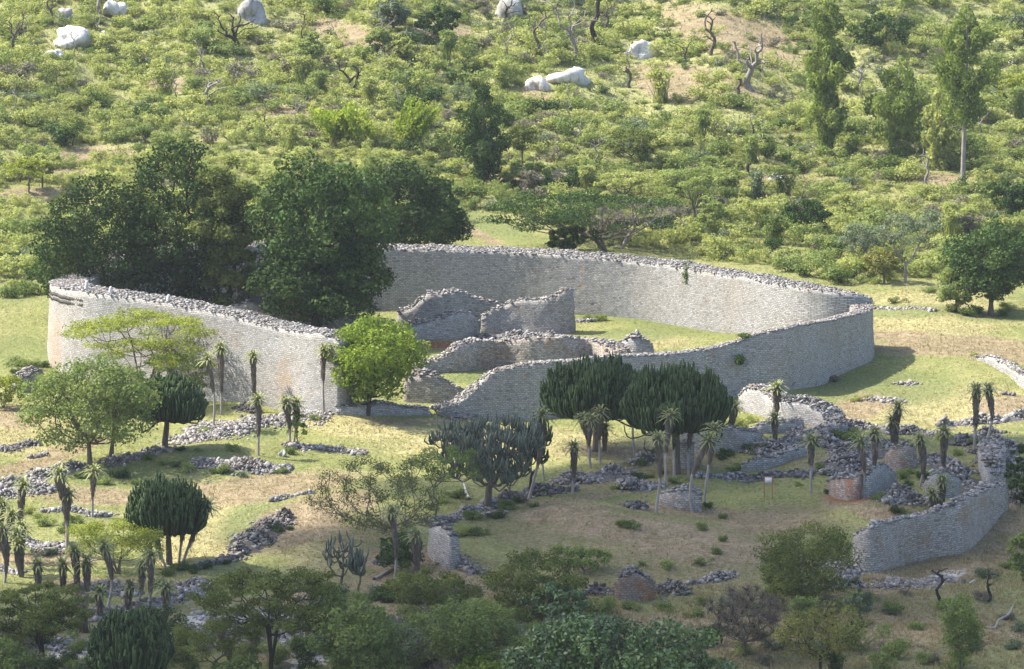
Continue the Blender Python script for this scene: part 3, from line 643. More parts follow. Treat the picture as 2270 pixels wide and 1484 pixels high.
# rubble heaps and tumbled wall lines: (label, [(x, y) along the crest], half width m, height m, material)
def rubble(label, pts, hw, h, mat='rubble', size=0.145, dens=32.0, seed=0, cat='rubble', name='rubble_heap', group=None):
    rng = np.random.default_rng(500 + seed)
    P = np.array([G(*q)[:2] for q in pts])
    if len(P) == 1: P = np.vstack([P - [hw * .3, 0], P + [hw * .3, 0]])
    R = catmull(np.hstack([P, np.zeros((len(P), 1))]), 0.3)[:, :2]
    s = np.concatenate([[0], np.cumsum(np.linalg.norm(np.diff(R, axis=0), axis=1))])
    if mat == 'rubble_pale': dens *= .6
    n = int(max(s[-1], hw) * hw * 2 * dens)
    u = rng.uniform(-hw * .4, s[-1] + hw * .4, n); d = rng.normal(0, 0.46, n)
    tan = unit(np.gradient(R, axis=0)); nor = np.stack([-tan[:, 1], tan[:, 0]], 1)
    c = np.stack([np.interp(u, s, R[:, k]) for k in (0, 1)], 1); nn = np.stack([np.interp(u, s, nor[:, k]) for k in (0, 1)], 1)
    tt = np.stack([np.interp(u, s, tan[:, k]) for k in (0, 1)], 1)
    over = np.where(u < 0, u, np.where(u > s[-1], u - s[-1], 0))
    ph = rng.uniform(0, 6)
    wv = hw * (0.8 + .35 * np.sin(u * .9 + ph))
    Q = c + nn * (d * wv)[:, None] + tt * over[:, None]
    prof = np.exp(-d ** 2 * 2.2) * np.exp(-(over / max(hw * .5, .2)) ** 2) * (0.7 + .4 * np.sin(u * 1.3 + ph * 2))
    z = hgt(Q[:, 0], Q[:, 1]) + h * prof * rng.uniform(0.25, 1, n)
    mb = MB(); stones(mb, np.column_stack([Q, z]), np.clip(size * rng.lognormal(-.2, .4, n), .06, .42), rng, .6, .5)
    dd = np.array([-1.15, -.6, -.25, .25, .6, 1.15]); m_ = len(R)
    taper = np.clip(np.minimum(s, s[-1] - s) / (hw * .6) + .25, 0, 1)
    BV = R[:, None] + nor[:, None] * (dd * hw)[None, :, None]; bz = hgt(BV[..., 0], BV[..., 1]) - .12 + (h * .5 * np.exp(-dd ** 2 * 2.5))[None] * taper[:, None] * (1 + .3 * rng.normal(size=(m_, 6)))
    ib = np.arange(m_ - 1)[:, None] * 6 + np.arange(5)[None]
    mb.add(np.concatenate([BV, bz[..., None]], -1).reshape(-1, 3), np.stack([ib, ib + 1, ib + 7, ib + 6], -1).reshape(-1, 4), tint=.05)
    return tag(mb.build(name, M[mat]), label, cat, group)

for i, (lab, pts, hw, h, mat) in enumerate([
    ('spread of sunlit loose stones at the foot of the ring wall between the aloes', [(455, 955), (520, 945), (590, 935), (640, 925), (700, 920)], 4.5, .35, 'rubble_pale'),
    ('dark stone pile against the ring wall foot behind an aloe', [(540, 905), (565, 915)], 1.3, 1.0, 'rubble_dark'),
    ('sunlit stone bank right of the round euphorbia trunk', [(400, 985), (450, 965), (510, 955)], 3.0, .4, 'rubble_pale'),
    ('low weedy line of stones behind the twin aloes', [(640, 992), (690, 992), (735, 1000), (800, 1005)], 1.3, .45, 'rubble'),
    ('broad grassy bank of stones in the middle of the left meadow', [(450, 1030), (500, 1030), (560, 1035), (620, 1040)], 2.6, .7, 'rubble'),
    ('long stone line climbing under the left green trees', [(245, 1030), (290, 1015), (350, 1002), (380, 995)], 1.5, .6, 'rubble_pale'),
    ('sunlit stone terrace edge running out of the left edge', [(10, 1080), (60, 1068), (110, 1050), (170, 1035)], 2.0, .7, 'rubble_pale'),
    ('grey stone bank at the left edge below the terrace', [(0, 1100), (40, 1092), (90, 1080)], 2.6, .5, 'rubble'),
    ('low stones on the meadow at the left edge under the yellow bush', [(5, 998), (40, 992), (75, 985)], 1.5, .45, 'rubble_dark'),
    ('small stone row with grass left of the tall left tree', [(70, 1015), (100, 1010)], .9, .4, 'rubble'),
    ('low curved stone row behind the thin aloe', [(100, 1133), (150, 1133), (190, 1137), (230, 1145)], 1.1, .45, 'rubble'),
    ('grey stone bank among the aloes at the lower left', [(60, 1205), (100, 1210), (140, 1222)], 1.8, .5, 'rubble'),
    ('stone heap under the aloe clump at the left edge', [(10, 1265), (40, 1270)], 1.6, .6, 'rubble'),
    ('narrow triangular heap of dark stones on the bare slope', [(530, 1225), (575, 1190), (610, 1160), (630, 1150)], 1.7, 1.0, 'rubble_dark'),
    ('thin dark stone line leading down to the narrow heap', [(430, 1262), (480, 1250), (525, 1235)], .9, .4, 'rubble_dark'),
    ('small row of brown stones on the bare slope above the narrow heap', [(610, 1112), (650, 1100), (690, 1095)], .6, .3, 'rubble'),
    ('stone bank under the aloes right of the umbrella shrub', [(180, 1300), (240, 1305), (290, 1320)], 1.8, .6, 'rubble'),
    ('pale stone bank above the dark euphorbia at the bottom left', [(190, 1375), (240, 1358), (290, 1345)], 1.8, .5, 'rubble'),
    ('stone slope right of the aloes at the bottom left', [(385, 1330), (420, 1320), (440, 1295)], 2.0, .6, 'rubble'),
    ('bleached stones under the bottom left trees', [(20, 1440), (80, 1420), (150, 1440)], 3.0, .4, 'rubble_pale'),
    ('bleached stone scree under the wide bottom tree', [(440, 1420), (500, 1390), (560, 1360), (640, 1400), (700, 1440)], 4.0, .3, 'rubble_pale'),
    ('flat dark stones right of the wide bottom tree', [(690, 1330), (725, 1320)], 1.2, .3, 'rubble_dark'),
    ('tumbled stone row under the spreading open euphorbia', [(955, 1165), (1000, 1150), (1060, 1130), (1120, 1115)], 1.3, .6, 'rubble'),
    ('small pale stone spill at the foot of the open euphorbia', [(1080, 1142), (1120, 1140)], 1.3, .25, 'rubble_pale'),
    ('grey tumbled wall line right of the open euphorbia', [(1120, 1110), (1170, 1098), (1215, 1092), (1265, 1088)], 1.6, .9, 'rubble_dark'),
    ('long grey rubble bank in the middle of the picture', [(1255, 1072), (1300, 1065), (1350, 1058), (1400, 1055)], 2.2, 1.2, 'rubble'),
    ('rubble bank continuing behind the weeds towards the leaning aloes', [(1385, 1082), (1420, 1080), (1455, 1078)], 1.8, 1.0, 'rubble'),
    ('small rubble tip behind a slim aloe', [(1410, 1030), (1440, 1022)], 1.4, 1.0, 'rubble'),
    ('small low stone heap on the grass left of the orange jamb', [(1395, 1125), (1425, 1128)], 1.2, .7, 'rubble_dark'),
    ('stone tip beside the low diagonal wall', [(1545, 1060), (1590, 1058), (1640, 1060)], 1.2, .6, 'rubble'),
    ('scattered stones behind the notice board', [(1650, 1065), (1720, 1055), (1790, 1052)], 1.4, .5, 'rubble_dark'),
    ('rubble slope under the rounded pile', [(1680, 1000), (1740, 985), (1800, 975)], 3.5, .9, 'rubble'),
    ('big grey rubble mass in front of the rounded pile', [(1780, 965), (1815, 970), (1825, 990)], 2.6, 1.4, 'rubble'),
    ('long broken wall line at the near edge of the sunny lawn', [(1850, 950), (1900, 948), (1950, 952), (1985, 962)], 1.6, .8, 'rubble'),
    ('broken wall line right of the twin aloes at the lawn edge', [(2000, 962), (2040, 960), (2080, 968)], 1.5, .8, 'rubble'),
    ('grey rubble bank above the red stained block', [(1840, 1050), (1880, 1030), (1920, 1010), (1955, 1000)], 2.2, 1.2, 'rubble'),
    ('rubble hill falling left from the lower ruins', [(1870, 1010), (1910, 995), (1940, 980)], 2.4, .9, 'rubble_dark'),
    ('rubble fill in the hollow of the lower ruins', [(1975, 1112), (2010, 1106), (2050, 1112)], 2.6, 1.3, 'rubble'),
    ('stones spilling right of the weedy hollow', [(2060, 1020), (2090, 1030), (2120, 1045)], 2.4, .9, 'rubble'),
    ('rubble ridge on top of the retaining wall', [(2120, 1060), (2150, 1075), (2170, 1085)], 2.4, 1.0, 'rubble'),
    ('rubble cascade at the right end of the lower ruins', [(2205, 985), (2215, 1015), (2222, 1050)], 2.2, 1.4, 'rubble'),
    ('dark boulders in the shade at the right edge', [(2245, 1110), (2265, 1115)], 1.8, 1.0, 'rubble_dark'),
    ('brown stones spilling from the left end of the retaining wall', [(1850, 1245), (1870, 1280), (1880, 1300)], 2.2, .5, 'rubble'),
    ('thin spread of stones under the retaining wall', [(1960, 1300), (2030, 1295), (2100, 1285)], 2.2, .25, 'rubble_pale'),
    ('low stone wall line at the right edge of the lawn', [(2090, 945), (2130, 940), (2200, 935), (2265, 925)], 1.3, .8, 'rubble'),
    ('rubble around the foot of the tall aloe pair on the right', [(2120, 985), (2150, 975), (2200, 960)], 1.8, .8, 'rubble_dark'),
    ('small flat stone patch on the sunny lawn', [(1930, 888), (1960, 885), (1990, 892)], 1.3, .25, 'rubble_pale'),
    ('flat oval stone patch near the wall shadow', [(1985, 853), (2010, 852), (2035, 852)], .9, .25, 'rubble_pale'),
    ('small brown stone pile on the lawn at the right', [(2225, 876), (2245, 878)], .6, .35, 'rubble'),
    ('dark collapsed stones left of the orange faced block', [(1310, 1318), (1335, 1310), (1360, 1315)], 1.6, .8, 'rubble_dark'),
    ('dark collapsed stones right of the orange faced block', [(1460, 1310), (1490, 1305), (1510, 1315)], 1.6, .8, 'rubble_dark'),
    ('thin line of brown stones below the dry slope', [(1530, 1295), (1570, 1288), (1620, 1275)], 1.0, .5, 'rubble'),
    ('stone heap behind the two aloes left of the leaning wall piece', [(840, 1250), (865, 1245)], 1.1, .8, 'rubble_dark'),
    ('loose dark stones right of the leaning wall piece', [(1005, 1240), (1025, 1258), (1060, 1272)], 1.3, .6, 'rubble_dark'),
    ('shaded stones between the bottom bushes', [(900, 1385), (950, 1370), (1000, 1365)], 3.0, .4, 'rubble_dark'),
    ('pale stone scatter beyond the ring wall on the right', [(1935, 683), (1990, 686), (2070, 690)], 1.0, .2, 'rubble_pale'),
    ('grey stones and brush beside the inner wall end', [(1285, 712), (1310, 714)], 1.2, .4, 'rubble'),
    ('mound of brown stones in front of the inner walls', [(1075, 752), (1120, 748), (1165, 747), (1215, 742)], 2.0, .7, 'rubble'),
    ('tumbled stones around the foot of the inner wall gap', [(900, 742), (930, 728), (960, 738)], 2.4, 1.0, 'rubble_dark'),
    ('bright rubble slope under the broken front end of the ring', [(985, 918), (1012, 918), (1040, 924)], 2.6, 1.3, 'rubble_pale')]):
    rubble(lab, pts, hw, h, mat, seed=i)

# ------------------------------------------------------------------ trees
def grow(mb, trunk, goals, r0, rng, rmin=0.02, sides=5, jit=0.12, tint=0.5, bend=0.18):
    """limbs: every goal is joined to the nearest suitable point of what has already grown"""
    nodes = [np.asarray(p, float) for p in trunk]; par = list(range(-1, len(nodes) - 1)); start = max(1, len(nodes) // 2)
    goals = sorted(goals, key=lambda g: np.linalg.norm(g - nodes[-1]))
    ends = []
    for gl in goals:
        N = np.array(nodes); d = np.linalg.norm(N - gl, axis=1)
        cost = d + np.maximum(N[:, 2] - gl[2] + 0.25 * d, 0) * 1.6 + np.linalg.norm(N - nodes[len(trunk) - 1], axis=1) * 0.35
        cost[:start] += 1e3 if len(trunk) > 2 else 0
        b = int(np.argmin(cost)); a = N[b]
        L = np.linalg.norm(gl - a); k = max(2, min(6, int(L / 0.7)))
        prev = b
        for i in range(1, k + 1):
            t = i / k
            q = a + (gl - a) * t + np.array([0, 0, -bend * L * math.sin(t * math.pi) * .5]) + rng.normal(0, jit * L / k, 3) * (t < 1)
            nodes.append(q); par.append(prev); prev = len(nodes) - 1
        ends.append(prev)
    cnt = np.zeros(len(nodes))
    for e in ends:
        i = e
        while i >= 0: cnt[i] += 1; i = par[i]
    tot = max(cnt.max(), 1)
    rad = np.maximum(r0 * (cnt / tot) ** 0.5, rmin)
    V = []; Q = []; n = 0
    a = np.arange(sides) * 2 * math.pi / sides; ca, sa = np.cos(a)[:, None], np.sin(a)[:, None]
    for i, p in enumerate(par):
        if p < 0: continue
        A, Bq = nodes[p], nodes[i]; t = Bq - A; L = np.linalg.norm(t)
        if L < 1e-4: continue
        t /= L; u = np.cross(t, [.3, .9, .1]); u /= np.linalg.norm(u); v = np.cross(t, u)
        ra = min(rad[p], rad[i] * 1.5); ring_ = ca * u + sa * v
        V.append(A - t * ra * .2 + ring_ * ra); V.append(Bq + ring_ * rad[i])
        j = np.arange(sides); kq = (j + 1) % sides
        Q.append(np.stack([n + j, n + kq, n + sides + kq, n + sides + j], -1)); n += 2 * sides
    flare = nodes[0]
    mb.add(np.concatenate(V), np.concatenate(Q), tint=tint)

def spread(n, sampler, rng, k=10):
    pts = [sampler(rng)]
    for _ in range(n - 1):
        c = np.array([sampler(rng) for _ in range(k)]); P = np.array(pts)
        d = np.min(np.linalg.norm(c[:, None] - P[None], axis=2), axis=1)
        pts.append(c[int(np.argmax(d))])
    return np.array(pts)

def clump_leaves(mb, C, R, flat, n, s, asp, rng, shell=0.6, up=0.55, tvar=0.30, droop=0.0):
    """n leaves shared over clumps C (radii R)"""
    w_ = R ** 2; w_ = w_ / w_.sum()
    idx = rng.choice(len(C), n, p=w_)
    d = unit(rng.normal(size=(n, 3)))
    r = R[idx] * (shell + (1 - shell) * rng.uniform(0, 1, n)) * rng.uniform(.8, 1.12, n)
    lump = 1 + .25 * np.sin(d[:, 0] * 5 + idx) * np.sin(d[:, 1] * 5 + idx * 2.)
    P = C[idx] + d * (r * lump)[:, None] * [1, 1, flat]
    P[:, 2] -= droop * rng.uniform(0, 1, n) ** 2 * R[idx]
    N = d * .55 + rng.normal(size=(n, 3)) * .55 + [0, 0, up]
    if droop: N[:, 2] *= .3
    ct = rng.uniform(0, 1, len(C))
    tint = np.clip(.5 + (ct[idx] - .5) * tvar * 2 + rng.normal(0, .17, n), 0, 1)
    cards(mb, P, N, s, asp, rng, tint)

def tree(label, cat, x, yb, yt, wpx, style='round', leaf='leaf_mid', bark='bark', cb=0.3, nc=26, nl=3000, s=0.2, tr=0.22, seed=0, name='broadleaf_tree',
         group=None, asp=0.55, flat=0.7, cx=None, rc=None, stems=1, depth=1.0, shell=.55, sparse=None, up=.6, twigs=0, lean=0.0):
    rng = np.random.default_rng(900 + seed)
    g = G(x, yb); k = mpp(g); H = (yb - yt) * k / CP; W = wpx * k * 1.1
    dx = 0.0 if cx is None else (cx - x) * k
    if s < .25: s *= .84; nl = int(nl * 1.35)
    elif style != 'column': s *= .75; nl = int(nl * 1.7)
    else: nl = int(nl * 1.3)
    if leaf in ('leaf_night', 'leaf_deep'): up = .3; shell = .78; rc = (rc or .26) * .88; nc = int(nc * 1.15)
    lobes = unit(rng.normal(size=(8, 3)) + [0, 0, .3])
    t = empty(name, g, label, cat, group)
    rx, ry = W / 2, W / 2 * depth
    z0, z1 = cb * H, H
    if style in ('round', 'bush'):
        rz = (z1 - z0) / 2; zc = (z0 + z1) / 2
        R0 = (rc or 0.30) * min(rx, rz * 1.3)
        def smp(r):
            while True:
                p = r.uniform(-1, 1, 3); q = np.linalg.norm(p)
                if .35 < q < 1: break
            p = p * (1 if q > .75 else 1.15) * (.76 + .36 * np.clip((np.max(lobes @ (p / q)) - .45) / .5, 0, 1))
            return np.array([dx + p[0] * (rx - R0 * .8), p[1] * (ry - R0 * .8), zc + p[2] * max(rz - R0 * flat, .1)])
        C = spread(nc, smp, rng); Rr = R0 * rng.uniform(.7, 1.3, nc)
    elif style == 'umbrella':
        R0 = (rc or .22) * rx
        def smp(r):
            a = r.uniform(0, 6.28); q = math.sqrt(r.uniform(0, 1)) * .92
            zz = z1 - R0 * flat - (z1 - z0) * (.25 * q * q + .18 * r.uniform(0, 1)) - (r.uniform(0, 1) < .28) * (z1 - z0) * r.uniform(.2, .6)
            return np.array([dx + q * rx * math.cos(a), q * ry * math.sin(a), zz])
        C = spread(nc, smp, rng); Rr = R0 * rng.uniform(.7, 1.35, nc)
    elif style == 'column':
        R0 = (rc or .29) * rx
        def smp(r):
            f = r.uniform(0, 1); a = r.uniform(0, 6.28)
            pr = (math.sin(min(f * 1.25 + .22, 1) * math.pi * .5) * (1 - .8 * f ** 5)) * (.72 + .42 * math.sin(f * 19 + seed))
            q = math.sqrt(r.uniform(.1, 1)) * max(pr, .12) * (rx - R0 * .5)
            return np.array([dx * f + q * math.cos(a), q * math.sin(a), z0 + f * (z1 - z0 - R0 * .8)])
        C = spread(nc, smp, rng); Rr = R0 * rng.uniform(.65, 1.25, nc) * (1.05 - .4 * (C[:, 2] - z0) / (z1 - z0))
    tb = MB()
    fork = z0 + .12 * (z1 - z0) if style != 'column' else z1 * .96
    if style == 'umbrella': fork = z0 * .55
    if style == 'bush': fork = max(.12 * H, .3)
    for si in range(stems):
        base = np.array([0, 0, -.4]) if stems == 1 else np.array([(si - (stems - 1) / 2) * tr * .7, rng.normal(0, tr * .15), -.4])
        sub = C if stems == 1 else C[np.arange(len(C)) % stems == si]
        mid = sub.mean(0) if stems > 1 else np.array([dx, 0, 0])
        n = 7 if style != 'column' else 16
        tp = np.array([base + (np.array([mid[0] * .35 + lean * fork, mid[1] * .35, fork]) - base) * f + [math.sin(f * 4 + si + seed) * .05 * fork * .4 * f, math.cos(f * 3 + seed) * .03 * fork * f, 0] for f in np.linspace(0, 1, n)])
        r_ = tr * (1 if stems == 1 else .62)
        if style == 'column': tube(tb, tp, tr * (1.02 - .85 * np.linspace(0, 1, n)), 7)
        else: tube(tb, tp, r_ * (1.25 - .35 * np.linspace(0, 1, n) ** .4), 8, cap=False)
        grow(tb, tp, list(sub), r_ * (.85 if style != 'column' else .4), rng, rmin=.018 + .0015 * H, bend=.18 if style != 'column' else -.1)
        if twigs:
            idx = rng.choice(len(sub), twigs); 
            blades(tb, sub[idx] + rng.normal(0, .03, (twigs, 3)), rng.normal(size=(twigs, 3)) + [0, 0, .6], rng.uniform(.5, 1.3, twigs) * Rr.mean(), .02 + .0012 * H, rng, .6)
    tb.build('trunk', M[bark], t, True)
    cbm = MB()
    keep = np.arange(len(C)) if sparse is None else rng.choice(len(C), int(len(C) * sparse), replace=False)
    clump_leaves(cbm, C[keep], Rr[keep], flat if style != 'column' else 1.25, nl, s, asp, rng, shell, up, droop=.5 if style == 'column' else 0) if style != 'column' else clump_leaves(cbm, C[keep], Rr[keep], 1.3, int(nl * .8), s * 1.15, asp, rng, .8, .3, .42, droop=.3)
    cbm.build('crown', M[leaf], t)
    return t

# the dark trees of the enclosure
tree('wide dark green tree filling the left end of the ring, olive tops', 'tree', 215, 735, 385, 270, leaf='leaf_night', cb=.06, nc=60, nl=9500, s=.27, tr=.5, seed=1, rc=.26, bark='bark_dark')
tree('tall dark tree behind the left ring wall with sunlit upper lobes', 'tree', 400, 728, 312, 270, leaf='leaf_night', cb=.05, nc=70, nl=10500, s=.27, tr=.55, seed=2, rc=.25, bark='bark_dark')
tree('dark tree with a rusty olive tint between the two biggest crowns', 'tree', 500, 735, 352, 165, leaf='leaf_olive', cb=.08, nc=50, nl=8000, s=.25, tr=.4, seed=3, rc=.28, bark='bark_dark')
tree('biggest dark tree, a tall dense dome hanging down to the ground inside the ring', 'tree', 700, 748, 322, 305, leaf='leaf_deep', cb=.10, nc=95, nl=15000, s=.29, tr=.6, seed=4, rc=.24, cx=722, bark='bark_dark')
tree('dense lower crown leaning against the biggest dark tree', 'tree', 690, 762, 520, 290, leaf='leaf_night', cb=.14, nc=52, nl=8500, s=.28, tr=.4, seed=5, rc=.27, cx=712, bark='bark_dark')
tree('dark bushy tree beyond the ring wall right of the biggest dark tree', 'tree', 880, 606, 352, 215, leaf='leaf_night', cb=.08, nc=60, nl=9000, s=.27, tr=.4, seed=6, rc=.26)
tree('smaller dark tree beyond the wall beside the green track', 'tree', 978, 566, 395, 135, leaf='leaf_deep', cb=.08, nc=36, nl=5000, s=.25, tr=.3, seed=7, rc=.3)
tree('low dark tree at the far left end of the ring wall', 'tree', 150, 700, 520, 170, leaf='leaf_deep', cb=.1, nc=34, nl=4500, s=.26, tr=.3, seed=8, rc=.3)
# mid ground
tree('bright lime green rounded tree in front of the gap in the ring wall', 'tree', 815, 921, 698, 228, leaf='leaf_bright', cb=.12, nc=74, nl=10500, s=.185, tr=.26, seed=10, rc=.2, cx=828, flat=.85, shell=.72, up=.4, bark='bark_dark')
tree('flat topped acacia with layered feathery canopy before the pale left wall', 'acacia', 322, 905, 684, 300, style='umbrella', leaf='leaf_acacia', cb=.42, nc=52, nl=11000, s=.13, tr=.24, seed=11, flat=.28, rc=.2, cx=305, stems=3, bark='bark', name='acacia_tree', up=.7)
tree('lower dark acacia branch tier hanging right of the flat topped acacia', 'acacia', 375, 915, 770, 130, style='umbrella', leaf='leaf_soft', cb=.35, nc=18, nl=3200, s=.13, tr=.12, seed=12, flat=.35, rc=.28, cx=385, name='acacia_tree')
tree('large loose green tree with a forked pale trunk at the left', 'tree', 200, 1042, 782, 290, leaf='leaf_soft', cb=.12, nc=64, nl=9000, s=.19, tr=.32, seed=13, rc=.24, cx=205, stems=2, bark='bark')
tree('slender green tree with thin stems behind the forked left tree', 'tree', 245, 1012, 810, 170, leaf='leaf_soft', cb=.4, nc=30, nl=3600, s=.18, tr=.2, seed=14, rc=.3, cx=285, stems=3)
tree('pale yellow green bush at the left edge of the meadow', 'bush', 8, 905, 828, 105, style='bush', leaf='leaf_acacia', cb=.1, nc=22, nl=2600, s=.14, tr=.08, seed=15, stems=4, name='bush')
tree('low umbrella shaped pale green shrub with fanned stems on the lower left meadow', 'shrub', 262, 1272, 1148, 185, style='umbrella', leaf='leaf_acacia', cb=.45, nc=30, nl=5500, s=.11, tr=.12, seed=16, flat=.5, rc=.26, stems=6, name='shrub', cx=252)
tree('spreading half bare tree with thin foliage in the middle foreground', 'tree', 885, 1215, 1012, 300, style='round', leaf='leaf_olive', cb=.12, nc=70, nl=4600, s=.12, tr=.2, seed=17, flat=.5, rc=.2, cx=850, stems=2, twigs=420, bark='bark', up=.4)
tree('small feathery tree reaching over the left side of the open euphorbia', 'tree', 960, 1160, 980, 130, style='umbrella', leaf='leaf_soft', cb=.5, nc=18, nl=2600, s=.12, tr=.1, seed=18, flat=.5, rc=.3, cx=990)
tree('leafy sapling behind the twin aloes', 'sapling', 660, 988, 905, 48, style='bush', leaf='leaf_bright', cb=.15, nc=12, nl=500, s=.14, tr=.05, seed=19, name='sapling')
tree('large round green tree with a dark trunk at the right edge', 'tree', 2196, 700, 488, 205, leaf='leaf_deep', cb=.14, nc=62, nl=9000, s=.23, tr=.34, seed=20, rc=.26, stems=3)
tree('lighter small tree tucked under the left side of the big right tree', 'tree', 2120, 690, 590, 90, leaf='leaf_mid', cb=.1, nc=22, nl=2200, s=.2, tr=.14, seed=21)
tree('thin crowned tree with a bare brown trunk behind the ring wall', 'tree', 2007, 628, 470, 130, style='umbrella', leaf='leaf_blue', cb=.5, nc=30, nl=2400, s=.16, tr=.2, seed=22, flat=.5, rc=.22, bark='bark_pale', twigs=120)
# foreground
tree('wide olive feathery tree at the bottom left of centre', 'tree', 600, 1500, 1232, 330, leaf='leaf_olive', cb=.36, nc=70, nl=13000, s=.125, tr=.22, seed=30, rc=.22, flat=.5, stems=3, cx=595, depth=.8, bark='bark_dark', up=.5)
tree('feathery olive tree in the bottom left corner', 'tree', 95, 1482, 1288, 260, leaf='leaf_olive', cb=.36, nc=52, nl=9500, s=.125, tr=.2, seed=31, rc=.25, flat=.5, stems=3, cx=70, bark='bark_dark', up=.5)
tree('small leafy tree at the very bottom left corner', 'tree', 20, 1530, 1405, 120, leaf='leaf_soft', cb=.1, nc=20, nl=2400, s=.14, tr=.12, seed=32)
tree('thin acacia spreading in front of the stone scree', 'tree', 480, 1490, 1370, 190, style='umbrella', leaf='leaf_olive', cb=.4, nc=24, nl=3200, s=.12, tr=.12, seed=33, flat=.5, rc=.24)
tree('fresh green broadleaf tree at the bottom, right of the wide olive tree', 'tree', 800, 1520, 1308, 215, leaf='leaf_soft', cb=.1, nc=54, nl=8500, s=.16, tr=.2, seed=34, rc=.27)
tree('small round green shrub cut by the bottom edge', 'shrub', 525, 1520, 1450, 105, style='bush', leaf='leaf_soft', cb=.05, nc=18, nl=2000, s=.14, tr=.08, seed=35, name='shrub')
tree('low olive bush below the leaning wall piece', 'bush', 960, 1370, 1258, 210, style='bush', leaf='leaf_olive', cb=.1, nc=36, nl=6000, s=.12, tr=.1, seed=36, stems=4, name='bush', flat=.6)
tree('yellow green upright bush at the bottom centre', 'bush', 1040, 1500, 1305, 190, style='bush', leaf='leaf_soft', cb=.06, nc=46, nl=6500, s=.15, tr=.14, seed=37, stems=3, name='bush')
tree('dim grey green thicket between the two bottom bushes', 'bush', 900, 1480, 1370, 170, style='bush', leaf='leaf_blue', cb=.05, nc=28, nl=3000, s=.14, tr=.1, seed=38, stems=4, name='bush', twigs=80)
tree('dark olive feathery bush on the near side of the mound', 'bush', 1185, 1360, 1215, 230, style='bush', leaf='leaf_olive', cb=.1, nc=44, nl=8000, s=.12, tr=.12, seed=39, stems=4, name='bush', flat=.6)
tree('glossy dark green bush left of the orange faced block', 'bush', 1235, 1385, 1288, 165, style='bush', leaf='leaf_gloss', cb=.05, nc=34, nl=4500, s=.16, tr=.1, seed=40, stems=3, name='bush')
tree('big glossy deep green tree cut by the bottom edge', 'tree', 1370, 1600, 1362, 480, leaf='leaf_gloss', cb=.05, nc=100, nl=14000, s=.21, tr=.3, seed=41, rc=.24, depth=.5, up=.35, shell=.75)
tree('small bright bush cut by the bottom edge left of the deep green tree', 'bush', 1065, 1525, 1440, 95, style='bush', leaf='leaf_bright', cb=.05, nc=18, nl=1600, s=.16, tr=.08, seed=42, name='bush')
tree('grey leafless tree with a haze of twigs at the bottom right', 'tree', 1650, 1455, 1290, 190, leaf='leaf_dry', cb=.1, nc=60, nl=2600, s=.09, tr=.12, seed=43, rc=.24, twigs=900, bark='bark', stems=4, asp=.3)
tree('tall fine leaved green tree left of the retaining wall', 'tree', 1790, 1345, 1135, 230, leaf='leaf_olive', cb=.02, nc=56, nl=10000, s=.12, tr=.16, seed=44, rc=.24, stems=3)
tree('lower green lobe of bush in front of the fine leaved tree', 'bush', 1735, 1345, 1205, 110, style='bush', leaf='leaf_soft', cb=.1, nc=26, nl=3600, s=.13, tr=.1, seed=45, name='bush')
tree('yellowing round tree with dark forked limbs at the bottom right', 'tree', 1818, 1500, 1328, 215, leaf='leaf_yellow', cb=.2, nc=60, nl=4600, s=.13, tr=.16, seed=46, rc=.24, stems=2, bark='bark_dark', twigs=160)
tree('slim light green tree standing alone on the slope at the bottom right', 'tree', 2128, 1500, 1300, 110, leaf='leaf_soft', cb=.2, nc=34, nl=3000, s=.13, tr=.1, seed=47, rc=.32, flat=.8)
tree('narrow dark shrub below the retaining wall', 'shrub', 1905, 1385, 1292, 62, style='bush', leaf='leaf_blue', cb=.1, nc=16, nl=1400, s=.14, tr=.07, seed=48, name='shrub')
tree('leafy bush filling the right edge below the boulders', 'bush', 2268, 1290, 1165, 70, style='bush', leaf='leaf_mid', cb=.05, nc=20, nl=2200, s=.15, tr=.08, seed=49, name='bush')
tree('dark bush growing against the back of the leaning wall piece', 'bush', 890, 1270, 1180, 110, style='bush', leaf='leaf_deep', cb=.05, nc=24, nl=2800, s=.15, tr=.1, seed=50, name='bush')
tree('twiggy dark bush on the mound above the orange faced block', 'bush', 1295, 1272, 1205, 110, style='bush', leaf='leaf_mid', cb=.05, nc=20, nl=1700, s=.14, tr=.07, seed=51, name='bush', twigs=120)
tree('dense bush in the shade at the right edge behind the retaining wall', 'bush', 2262, 1125, 985, 60, style='bush', leaf='leaf_deep', cb=.02, nc=24, nl=2600, s=.16, tr=.08, seed=52, name='bush')
# hillside trees
tree('tall slim eucalyptus reaching the top of the picture', 'eucalyptus', 1830, 345, -12, 105, style='column', leaf='leaf_euc', cb=.02, nc=58, nl=8500, s=.26, tr=.34, seed=60, bark='bark_pale', name='eucalyptus_tree', asp=.35)
tree('shorter eucalyptus with a dark right half', 'eucalyptus', 1988, 350, 120, 130, style='column', leaf='leaf_euc', cb=.1, nc=36, nl=6000, s=.26, tr=.3, seed=61, bark='bark_pale', name='eucalyptus_tree', asp=.35)
tree('tall eucalyptus with a long bare grey trunk at the right', 'eucalyptus', 2135, 408, 18, 135, style='column', leaf='leaf_euc', cb=.34, nc=38, nl=6500, s=.27, tr=.36, seed=62, bark='bark_pale', name='eucalyptus_tree', asp=.35)
tree('leafy young eucalyptus at the foot of the bare trunked one', 'eucalyptus', 2080, 375, 205, 90, style='column', leaf='leaf_hill', cb=.05, nc=30, nl=3000, s=.25, tr=.2, seed=63, bark='bark_pale', name='eucalyptus_tree')
tree('dark weeping tree with hanging foliage standing on the lower hillside', 'tree', 1074, 418, 188, 140, style='column', leaf='leaf_deep', cb=.14, nc=46, nl=7000, s=.25, tr=.36, seed=64, asp=.3, name='weeping_tree')
